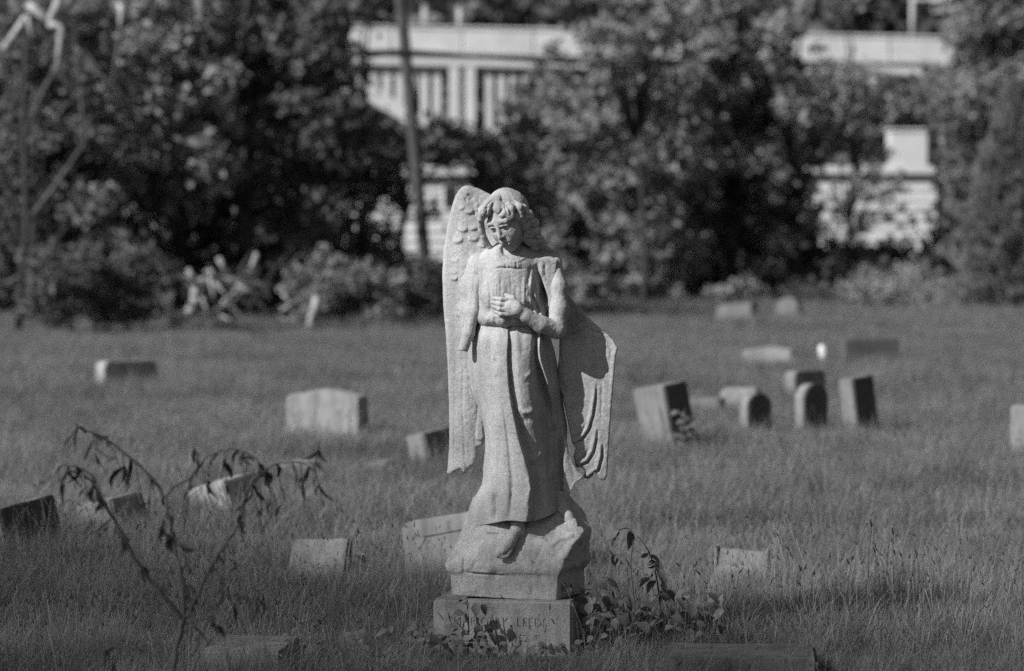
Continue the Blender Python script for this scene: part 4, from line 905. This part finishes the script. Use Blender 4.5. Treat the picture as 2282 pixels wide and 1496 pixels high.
def vmesh(name, pts2, dep0, dep1, parent=via):
    V = []; n = len(pts2)
    for dpt in (dep0, dep1):
        for x, y in pts2:
            q = at(x, y, DV) - vo; V.append((q.x, dpt, q.z - 0.020 * q.x))
    F = [list(range(n))[::-1], list(range(n, 2 * n))] + [[i, (i + 1) % n, n + (i + 1) % n, n + i] for i in range(n)]
    me = mesh_np(name, V, F, False); bm = bmesh.new(); bm.from_mesh(me); bmesh.ops.recalc_face_normals(bm, faces=bm.faces); bm.to_mesh(me); bm.free(); return link(name, me, M['concrete'], parent)
def ribtop(u): return 178 + 150 * abs(2 * u - 1) ** 2.5
for k in range(-2, 3):
    xa, xb = pier_at(k) + 30, pier_at(k + 1) - 30; us_ = np.linspace(0, 1, 25)
    vmesh('arch_rib', [(xa + (xb - xa) * u, ribtop(u)) for u in us_] + [(xa + (xb - xa) * u, ribtop(u) + 30 + 14 * abs(2 * u - 1)) for u in us_[::-1]], 0.2, 7.5)
    n = 23
    for i in range(1, n):
        u = i / n; x = xa + (xb - xa) * u
        if ribtop(u) < 184: continue
        vbox('spandrel_column', x - 8.6, 150.4, x + 8.6, ribtop(u) + 6, 0.3, 1.2)
    for i in range(n):   # little arches between the columns
        u0, u1 = i / n, (i + 1) / n; x0, x1 = xa + (xb - xa) * u0 + 8.7, xa + (xb - xa) * u1 - 8.7; r = (x1 - x0) / 2; c = (x0 + x1) / 2
        ar = [(c - r * math.cos(t), 150.6 + 9 - 8 * math.sin(t)) for t in np.linspace(0, math.pi, 9)]
        vmesh('spandrel_arch', [(x0, 150.2), (x1, 150.2)] + ar[::-1], 0.35, 1.15)
M['lamp'] = plain_mat('pale_metal', 0.35, 0.1, 3, 0.6, 0.3)
for i, x in enumerate([948, 1026, 2033]):
    q = at(x, 66, DV); e = empty('lamp_post', q + Vector((0, 0.4, -0.020 * (q.x - vo.x) - 0.1)), 0, ['short square post on the viaduct parapet, by the utility pole', 'short square post on the viaduct parapet above the pier', 'tall post with a side arm and boards on the viaduct'][i], 'post')
    V = []; F = []; h = (66 - 18) * sv if i < 2 else (110 - 22) * sv; w = .36 if i < 2 else .28
    tube(V, F, [(0, 0, 0), (0, 0, h)], [w, w * .9], 8); link('shaft', mesh_np('s', V, F), M['lamp'], e); V = []; F = []
    if i < 2:
        tube(V, F, [(0, 0, h), (0, 0, h + .12), (0, 0, h + .3)], [w * 1.2, w * 1.25, .1], 8); link('finial', mesh_np('s', V, F), M['lamp'], e)
    else:
        tube(V, F, [(-.3, 0, h), (3.4, 0, h + .05)], [.2, .16], 8); link('side_arm', mesh_np('s', V, F), M['lamp'], e)
        for (x0, z0, x1, z1) in [(1.9, -1.3, 3.0, -.8), (1.8, -.25, 3.1, .3), (3.3, -1.1, 4.0, 1.6)]:
            bm = bmesh.new(); bmesh.ops.create_cube(bm, size=1)
            for v in bm.verts: v.co = Vector(((x0 + x1) / 2 + v.co.x * (x1 - x0), v.co.y * .12 - .2, h + (z0 + z1) / 2 + v.co.z * (z1 - z0)))
            bmesh.ops.bevel(bm, geom=list(bm.edges), offset=.03, segments=1, affect='EDGES'); me = bpy.data.meshes.new('b'); bm.to_mesh(me); bm.free(); link('board', me, M['white'], e)

# ------------------------------------------------------------------ two white houses behind the trees
M['siding'] = plain_mat('white_siding', 0.5, 0.1, 0.8, 0.8, 0.2); M['roof'] = plain_mat('dark_shingle', 0.08, 0.3, 3, 0.9, 0.1); M['glass'] = plain_mat('dark_glass', 0.03, 0.1, 3, 0.2, 0.5)
def house(label, x0, x1, ytop, d, dep, chimney=None, wins=()):
    s = d / FPX; A = at(x0, ytop, d); B = at(x1, ytop, d); e = empty('house', Vector(((A.x + B.x) / 2, d, 0)), 0, label, 'house'); w = (B.x - A.x) / 2; h = A.z
    def bx(name, c0, c1, mat, par=e, bev=.02):
        bm = bmesh.new(); bmesh.ops.create_cube(bm, size=1); c0, c1 = Vector(c0), Vector(c1)
        for v in bm.verts: v.co = Vector([(c0[i] + c1[i]) / 2 + v.co[i] * (c1[i] - c0[i]) for i in range(3)])
        bmesh.ops.bevel(bm, geom=list(bm.edges), offset=bev, segments=1, affect='EDGES'); me = bpy.data.meshes.new(name); bm.to_mesh(me); bm.free(); return link(name, me, M[mat], par)
    wall = bx('wall', (-w, 0.1, -.5), (w, dep, h - .15), 'siding'); bh = 22 * s; n = int(h / bh)
    for i in range(n + 1):
        z1 = h - .2 - i * bh; z0 = z1 - bh + .05
        if z1 < .2: break
        o = bx('siding_board', (-w - .02, 0.0 + .03, max(0, z0)), (w + .02, 0.098, z1), 'siding', wall, .015)
        for v_ in o.data.vertices:
            if v_.co.z < (z0 + z1) / 2 and v_.co.y < .05: v_.co.y -= .09   # clapboard: the lower edge stands out
    bx('roof', (-w - .3, -.35, h - .16), (w + .3, dep + .3, h + .12), 'roof'); bx('fascia', (-w - .3, -.42, h - .3), (w + .3, -.352, h + .14), 'siding')
    for (a, b, c, f) in wins:
        p0, p1 = at(a, b, d), at(c, f, d); wn_ = bx('window', (p0.x - e.location.x, -.04, p1.z), (p1.x - e.location.x, .028, p0.z), 'white'); bx('pane', (p0.x - e.location.x + .1, -.06, p1.z + .1), (p1.x - e.location.x - .1, -.042, p0.z - .1), 'glass', wn_)
    if chimney:
        a, b, c, f = chimney; p0, p1 = at(a, b, d), at(c, f, d); ch = bx('chimney', (p0.x - e.location.x, .3, p1.z - .5), (p1.x - e.location.x, 2.2, p0.z), 'siding', e, .04); bx('chimney_cap', (p0.x - e.location.x - .1, .2, p0.z + .003), (p1.x - e.location.x + .1, 2.3, p0.z + .14), 'siding', ch)
house('white sided house glimpsed under the viaduct beside the pole', 690, 1052, 376, 130, 8, None, [(985, 410, 1025, 470)])
W_('broadleaf_tree', 'mid toned tree spreading under the far end of the viaduct', 2000, 186, 1990, 222, 240, 70, 80, .6, 1.0, .32, 110, 'leafB', .2, GC, win=False)
W_('broadleaf_tree', 'light tree spreading leaves across the viaduct parapet', 1430, 101, 1440, 120, 180, 90, 40, .25, .5, .18, 380, 'leafB', .16, GC, win=False)
W_('broadleaf_tree', 'sparse young tree whose leaves dapple the chimney house', 1840, 106, 1930, 455, 190, 90, 64, .16, .32, .15, 420, 'leafB', .05, GC, win=False)
W_('broadleaf_tree', 'sparse young tree in front of the house beside the pole', 810, 77, 860, 470, 130, 110, 36, .12, .26, .12, 600, 'leafA', .05, GA, win=False)
house('white sided house with a broad white chimney behind thin trees', 1770, 2085, 376, 165, 9, (1985, 292, 2068, 372), [(1900, 470, 1935, 525)])
# ------------------------------------------------------------------ far wooded hill behind the viaduct
V = []; F = []; n = 24000
hx = (tr.rand(n) - .5) * 330; hz = tr.rand(n) * 60 - 4; C = np.stack([hx, 400 + hz * 1.3 + tr.randn(n) * 4 + 8 * vnoise(np.stack([hx, hz, hz * 0], 1), 9), hz + 3 * vnoise(np.stack([hx, hz, hz * 0 + 5], 1), 7)], 1)
V, F = leaf_mesh(C, 2.2, 0.5)
hill = tag(link('far_wood', mesh_np('far_wood', V, F, False), M['leafA']), 'distant wooded slope rising behind the viaduct', 'wood', kind='stuff')
V = []; F = []
for i in range(24):
    for j in range(12): V.append((-260 + i * 22.6, 404 + j * 9, -2 + 6.6 * j + 2.5 * math.sin(i * 1.3 + j)))
for i in range(23):
    for j in range(11): F.append([i * 12 + j, (i + 1) * 12 + j, (i + 1) * 12 + j + 1, i * 12 + j + 1])
tag(link('hill', mesh_np('hill', V, F), M['soil']), kind='structure')

# ------------------------------------------------------------------ withered sapling close to the camera
DS = 0.75 * D
sp = empty('withered_sapling', Vector(((385 - 1141) / FPX * DS, DS, 0)), 0, 'withered sapling with forked stems and hanging dead leaves', 'sapling'); so = sp.location
def q(x, y, dd=0.0): return at(x, y, DS + dd) - so
def spl(pts, n=5):
    P = [Vector(p) for p in pts]; out = []
    for i in range(len(P) - 1):
        a, b, c, e = P[max(i - 1, 0)], P[i], P[i + 1], P[min(i + 2, len(P) - 1)]
        for k in range(n):
            t = k / n; out.append(0.5 * ((2 * b) + (c - a) * t + (2 * a - 5 * b + 4 * c - e) * t * t + (3 * b - a - 3 * c + e) * t ** 3))
    out.append(P[-1]); return out
stems = [([(372, 1680), (380, 1560), (390, 1470), (402, 1395), (408, 1372)], 9, 7, 'twig'), ([(406, 1380), (372, 1340), (330, 1292), (292, 1232), (262, 1178), (228, 1115), (202, 1058)], 6.5, 4, 'twig'),
         ([(408, 1376), (402, 1310), (390, 1235), (378, 1160), (368, 1110)], 6.5, 4.5, 'palestem'), ([(368, 1112), (346, 1076), (300, 1030), (240, 985), (190, 958), (164, 944)], 4.2, 1.8, 'twig'),
         ([(366, 1108), (392, 1085), (424, 1070), (446, 1030), (480, 1012), (530, 1006), (575, 1030), (598, 1062)], 3.6, 1.8, 'twig'), ([(404, 1390), (428, 1340), (470, 1262), (512, 1200), (538, 1160), (552, 1095), (580, 1056), (620, 1036), (668, 1032), (702, 1052)], 5, 2, 'twig'),
         ([(202, 1060), (180, 1046), (150, 1042), (134, 1038)], 2.4, 1.4, 'twig'), ([(400, 1392), (430, 1385), (470, 1372), (520, 1340), (560, 1310)], 3.4, 1.6, 'twig'), ([(386, 1480), (330, 1460), (270, 1440), (228, 1452)], 3, 1.4, 'twig'), ([(446, 1030), (438, 1010), (430, 996)], 2, 1, 'twig'), ([(392, 1420), (420, 1400), (436, 1380), (420, 1330), (410, 1300)], 3, 1.5, 'twig')]
px2 = DS / FPX; tips = []
for pts, r0, r1, mt in stems:
    dd = gr.uniform(-.06, .06) if len(pts) > 5 else 0; S_ = spl([q(x + gr.uniform(-4, 4) * (0 < i < len(pts) - 1), y + gr.uniform(-4, 4) * (0 < i < len(pts) - 1), 0 if i == 0 else dd * i / len(pts)) for i, (x, y) in enumerate(pts)]); S_ = [p_ + Vector((gr.gauss(0, .0016), 0, gr.gauss(0, .0016))) if 0 < k_ < len(S_) - 1 else p_ for k_, p_ in enumerate(S_)]; n = len(S_); V = []; F = []
    tube(V, F, S_, [0.82 * (r0 + (r1 - r0) * i / (n - 1)) * px2 * (1 + .12 * math.sin(i * 2.1)) for i in range(n)], 7); link('stem', mesh_np('stem', V, F), M[mt], sp); tips.append(S_)
def dead_leaf():
    V = []; F = []; n = 7; w0 = gr.uniform(.005, .010); L = gr.uniform(.035, .085); tw = gr.uniform(-1.5, 1.5); cu = gr.uniform(-.02, .02)
    for i in range(n):
        t = i / (n - 1); w = w0 * (math.sin(math.pi * min(1, t * .92 + .1)) ** .7) * gr.uniform(.75, 1.2); a = tw * t + gr.uniform(-.3, .3); c = Vector((cu * math.sin(t * 3), cu * t * t, -L * t))
        V += [tuple(c + Vector((math.cos(a) * w, math.sin(a) * w, 0))), tuple(c + Vector((0, 0, 0)) + Vector((-math.sin(a) * w * .5, math.cos(a) * w * .5, 0))), tuple(c - Vector((math.cos(a) * w, math.sin(a) * w, 0)))]
    for i in range(n - 1):
        for k in (0, 1): F.append([i * 3 + k, i * 3 + k + 1, i * 3 + k + 4, i * 3 + k + 3])
    return mesh_np('leaf', V, F)
dls = [dead_leaf() for _ in range(9)]
# drooping leaf stalks of the dead compound leaves
for (x, y, dx, dy) in [(170, 948, -4, 60), (206, 966, 6, 50), (240, 985, 30, 70), (272, 1010, 8, 75), (300, 1030, 14, 90), (335, 1066, -6, 80), (430, 1060, -20, 90), (446, 1032, 14, 60), (470, 1016, -10, 70), (500, 1008, 4, 80), (528, 1006, 18, 60), (552, 1016, -8, 90), (576, 1032, 6, 100), (596, 1058, 10, 90), (548, 1100, -10, 110),
                      (556, 1088, 26, 90), (584, 1052, 30, 70), (620, 1036, 6, 90), (650, 1030, 20, 70), (668, 1032, 10, 110), (700, 1050, 16, 60), (700, 1050, 12, -70), (150, 1042, -10, 40), (182, 1048, 12, 60), (206, 1066, 30, 60), (230, 1118, 40, 80), (262, 1180, 40, 70), (300, 1245, 26, 60), (330, 1290, 50, 40), (372, 1140, -30, 90), (380, 1180, 40, 80), (392, 1250, -34, 60), (512, 1200, 20, 110), (500, 1215, -6, 130), (470, 1262, 40, 60), (430, 1340, 60, 70), (520, 1340, 20, 60), (560, 1310, 20, 40), (270, 1440, -20, 40), (420, 1300, 30, 80)]:
    S_ = spl([q(x, y), q(x + dx * .4, y + dy * .35 - 4), q(x + dx, y + dy)], 6); V = []; F = []; tube(V, F, S_, [1.7 * px2 * (1 - .5 * i / 12) for i in range(len(S_))], 5); link('leaf_stalk', mesh_np('stalk', V, F), M['twig'], sp)
    for k in range(gr.randint(2, 5)):
        p = S_[gr.randint(4, len(S_) - 1)]; o = link('leaf', dls[gr.randrange(9)], M['dead'], sp); o.location = p; o.rotation_euler = (gr.gauss(0, .5), gr.gauss(0, .5), gr.uniform(0, 6.28)); s = gr.uniform(.35, .9); o.scale = (s, s, s)
for si, S_ in enumerate(tips):
    if si == 0: continue
    m = {1: 10, 2: 6, 3: 12, 4: 12, 5: 14}.get(si, 5)
    for k in range(m):
        p = S_[int(len(S_) * gr.uniform(.25 if si != 3 else .05, .999))]; o = link('leaf', dls[gr.randrange(9)], M['dead'], sp); o.location = p; o.rotation_euler = (gr.gauss(0, .5), gr.gauss(0, .5), gr.uniform(0, 6.28)); s = gr.uniform(.4, 1.1); o.scale = (s, s, s)

# ------------------------------------------------------------------ leafy weeds and vines round the pedestal
def leaf_shape(L, w, fold, droop):
    V = []; F = []; n = 7
    for i in range(n):
        t = i / (n - 1); ww = w * math.sin(math.pi * t ** .75) ** .85 if 0 < t < 1 else 0.0006; z = -droop * t * t
        V += [(-ww, L * t, z + fold * ww), (0, L * t, z), (ww, L * t, z + fold * ww)]
    for i in range(n - 1):
        for k in (0, 1): F.append([i * 3 + k, i * 3 + k + 1, i * 3 + k + 4, i * 3 + k + 3])
    return mesh_np('leaf', V, F)
LV = [leaf_shape(.050, .017, .35, .012), leaf_shape(.042, .016, .2, .02), leaf_shape(.056, .014, .45, .022), leaf_shape(.036, .015, .3, .006)]
for me in LV: me.materials.append(M['weed'])
def weed(name, label, base, stems_, cat='weed', size=1.0, group=None, dens=1.0):
    """stems_: lists of photo pixels with depth offsets, leaves given as (x, y, depth, angle, size)"""
    d0, lines, leaves = stems_; e = empty(name, base, 0, label, cat, group); o0 = Vector(base); s = d0 / FPX
    for pts, r in lines:
        P_ = spl([at(x, y, d0 + dd) - o0 for x, y, dd in pts], 4); V = []; F = []; n = len(P_); tube(V, F, P_, [r * s * (1 - .6 * i / (n - 1)) for i in range(n)], 5); link('stem', mesh_np('stem', V, F), M['twig'], e)
    for x, y, dd, ang, sz in leaves:
        o = link('leaf', LV[gr.randrange(4)], None, e); o.location = at(x, y, d0 + dd) - o0; a = math.radians(ang)
        dirv = Vector((math.cos(a), gr.uniform(-.5, .1), -math.sin(a))).normalized(); up = (Vector((gr.gauss(0, .3) - .15, -.55, .8)) - dirv * 0).normalized(); side = dirv.cross(up).normalized(); up = side.cross(dirv)
        o.rotation_euler = Matrix((side, dirv, up)).transposed().to_euler(); k = sz * size; o.scale = (k, k, k)
    return e
def rl(cx, cy_, rx, ry, n, d0, d1, s0, s1):
    return [(cx + gr.uniform(-rx, rx), cy_ + gr.uniform(-ry, ry), gr.uniform(d0, d1), gr.uniform(-60, 240), gr.uniform(s0, s1)) for _ in range(n)]
dF = D - 0.24
def gb(x, d0): return Vector(((x - 1141) / FPX * d0, d0, 0))
weed('leafy_weed', 'broad leaved weed growing before the inscription', gb(1040, dF), (dF, [([(1042, 1470, 0), (1044, 1400, 0), (1040, 1330, .02)], 3), ([(1060, 1470, 0), (1064, 1400, 0), (1056, 1346, 0)], 3), ([(1044, 1420, 0), (1020, 1390, 0), (1000, 1372, 0)], 2.2), ([(1062, 1430, 0), (1085, 1405, 0), (1100, 1398, 0)], 2.2)],
     [(1036, 1338, 0, 200, .9), (1040, 1332, 0, 160, .7), (1046, 1350, -.01, 200, .8), (1062, 1346, -.01, 95, 1.0), (1072, 1348, 0, 60, .9), (1044, 1360, -.01, 110, 1.0), (1034, 1368, -.02, 180, 1.2), (1022, 1392, 0, 150, 1.1), (1040, 1405, 0, 120, .9), (1060, 1395, -.02, 60, 1.2), (1078, 1395, 0, 45, 1.2), (1066, 1410, 0, 100, 1.1), (1046, 1418, -.02, 135, 1.0), (1020, 1418, 0, 170, 1.0), (1090, 1412, 0, 50, .9)] + rl(1040, 1440, 45, 30, 14, -.08, .05, .7, 1.0)))
weed('climbing_vine', 'leafy vine mass spilling over the pedestal corner', gb(1345, dF + .1), (dF + .1, [([(1310, 1480, 0), (1300, 1400, 0), (1282, 1340, .03), (1270, 1290, .07), (1264, 1246, .06)], 2.6), ([(1380, 1480, 0), (1360, 1380, 0), (1330, 1320, .02), (1290, 1318, .0), (1245, 1326, -.05)], 2.4), ([(1400, 1480, 0), (1390, 1360, 0), (1370, 1300, 0), (1345, 1288, 0)], 2.4), ([(1430, 1480, 0), (1440, 1400, 0), (1420, 1340, 0)], 2)],
     [(1330, 1300, 0, 20, 1.1), (1352, 1296, 0, 10, 1.2), (1322, 1312, -.02, 80, 1.0), (1262, 1300, 0, 130, .7), (1270, 1310, 0, 100, .7), (1292, 1306, -.02, 60, .8), (1266, 1270, .03, 150, .5), (1256, 1282, .03, 190, .5), (1276, 1256, .04, 60, .4), (1345, 1330, 0, 60, 1.1), (1365, 1340, 0, 30, 1.2), (1320, 1345, 0, 120, 1.1)] + rl(1370, 1370, 75, 55, 44, -.12, .12, .7, 1.2) + rl(1340, 1430, 70, 40, 34, -.15, .1, .7, 1.1)))
weed('tall_weed', 'dark drooping weed stalk standing in grass right of the vine', gb(1470, D + .05), (D + .05, [([(1478, 1440, 0), (1472, 1350, 0), (1462, 1280, 0), (1444, 1226, 0), (1418, 1192, 0)], 2.6)],
     [(1462, 1252, 0, 150, 1.1), (1464, 1250, 0, 70, 1.2), (1458, 1262, 0, 120, 1.3), (1466, 1266, 0, 60, 1.3), (1456, 1280, 0, 150, 1.2), (1470, 1284, 0, 40, 1.1), (1448, 1240, 0, 20, .9), (1446, 1236, 0, 160, .9), (1462, 1296, 0, 130, 1.2), (1474, 1300, 0, 60, 1.0), (1470, 1322, 0, 20, .8), (1470, 1330, 0, 160, .8)]))
weed('tall_weed', 'thin weed with a hooked leafy tip beside the angel rock', gb(1390, D - .02), (D - .02, [([(1420, 1440, 0), (1414, 1340, 0), (1406, 1260, 0), (1412, 1200, 0), (1400, 1178, 0), (1378, 1182, 0)], 2.0), ([(1408, 1270, 0), (1390, 1240, 0), (1375, 1238, 0)], 1.5)],
     [(1402, 1180, 0, 170, 1.2), (1402, 1184, 0, 80, 1.3), (1380, 1184, 0, 140, .8), (1372, 1198, 0, 110, .7), (1366, 1220, 0, 95, .7), (1372, 1238, 0, 120, .9), (1384, 1244, 0, 60, .9), (1376, 1246, 0, 100, 1.0)]))
weed('leafy_weed', 'dark leafy weed beside the low slant marker', gb(790, 13.6), (13.6, [([(785, 1330, 0), (780, 1280, 0), (776, 1240, 0)], 2)], rl(782, 1262, 40, 34, 22, -.1, .1, 1.0, 1.5)))
weed('leafy_weed', 'low broad leaved weeds in grass left of the pedestal', gb(900, dF - .1), (dF - .1, [([(900, 1500, 0), (890, 1440, 0)], 2), ([(930, 1500, 0), (940, 1430, 0)], 2)], rl(905, 1440, 70, 45, 30, -.2, .1, .6, .95)))
weed('leafy_weed', 'low broad leaved weeds in grass around the foreground kerb', gb(700, dF - .3), (dF - .3, [([(700, 1510, 0), (690, 1450, 0)], 2), ([(740, 1510, 0), (750, 1430, 0)], 2)], rl(725, 1440, 100, 40, 34, -.3, .2, .6, .95)))
weed('leafy_weed', 'spreading leafy weeds between the vine and the sunk marker', gb(1520, D), (D, [([(1520, 1470, 0), (1530, 1360, 0)], 2), ([(1560, 1470, 0), (1570, 1350, 0)], 2)], rl(1540, 1370, 90, 60, 44, -.2, .3, .7, 1.15)))
weed('climbing_vine', 'vine with dark leaves climbing the tall leaning block', gb(1500, dist_at(1013)), (dist_at(1013) - .3, [([(1490, 1010, 0), (1480, 950, .1), (1470, 910, .1)], 2.2), ([(1525, 1010, 0), (1520, 950, .05), (1528, 910, .1)], 2.2)], rl(1516, 962, 26, 44, 24, -.05, .1, .9, 1.5)))

# ------------------------------------------------------------------ added unseen tree behind the camera, leaves spread to shade the foreground
U_ = np.array([.574 * math.sin(SUN_AZ), .574 * math.cos(SUN_AZ), math.cos(SUN_EL)]); H_ = np.array([math.cos(SUN_AZ), -math.sin(SUN_AZ), 0]); T_ = np.array(TO_SUN)
n = 66000; v = tr.rand(n) * 6 - 0.8; w = tr.rand(n) * 13 - 15; dn = np.clip((4.65 - v) / 1.1, 0, 1) * np.clip(1.15 - ((w + 8.5) / 7) ** 4, 0, 1); keepm = tr.rand(n) < dn; v, w = v[keepm], w[keepm]; s_ = 23 + 6 * tr.rand(len(v))
C = s_[:, None] * T_ + v[:, None] * U_ + w[:, None] * H_; b0 = Vector((-20.5, -4.0, 0)); C = C - np.array(b0)
st = empty('added_shade_tree', b0, 0, 'added unseen tree behind the camera, shaped to shade the foreground', 'tree'); V, F = leaf_mesh(C, 0.062, 0.4); link('crown', mesh_np('crown', V, F, False), M['leafA'], st)
V = []; F = []; tube(V, F, [(0, 0, -.4), (.1, 0, 5), (0, .1, 10), (.1, 0, 15)], [.26, .2, .15, .08], 8)
for i in range(22):
    p = Vector(C[int(tr.rand() * len(C))].tolist()); p0 = Vector((.05, 0, gr.uniform(8, 14))); tube(V, F, [p0, p0.lerp(p, .5) + Vector((0, 0, .3)), p], [.06, .035, .01], 5)
link('trunk', mesh_np('trunk', V, F), M['bark'], st)
weed('leafy_weed', 'leafy weeds crowding the foot of the pedestal face', gb(1180, dF - .04), (dF - .04, [([(1120, 1490, 0), (1124, 1440, 0)], 2), ([(1220, 1490, 0), (1216, 1440, 0)], 2)], rl(1170, 1452, 120, 22, 34, -.08, .04, .5, .9)))
weed('leafy_weed', 'weeds heaped against the shaded side of the pedestal', gb(960, dF), (dF, [([(950, 1490, 0), (946, 1420, 0)], 2), ([(985, 1490, 0), (980, 1430, 0)], 2)], rl(962, 1440, 42, 40, 30, -.1, .08, .6, 1.0)))
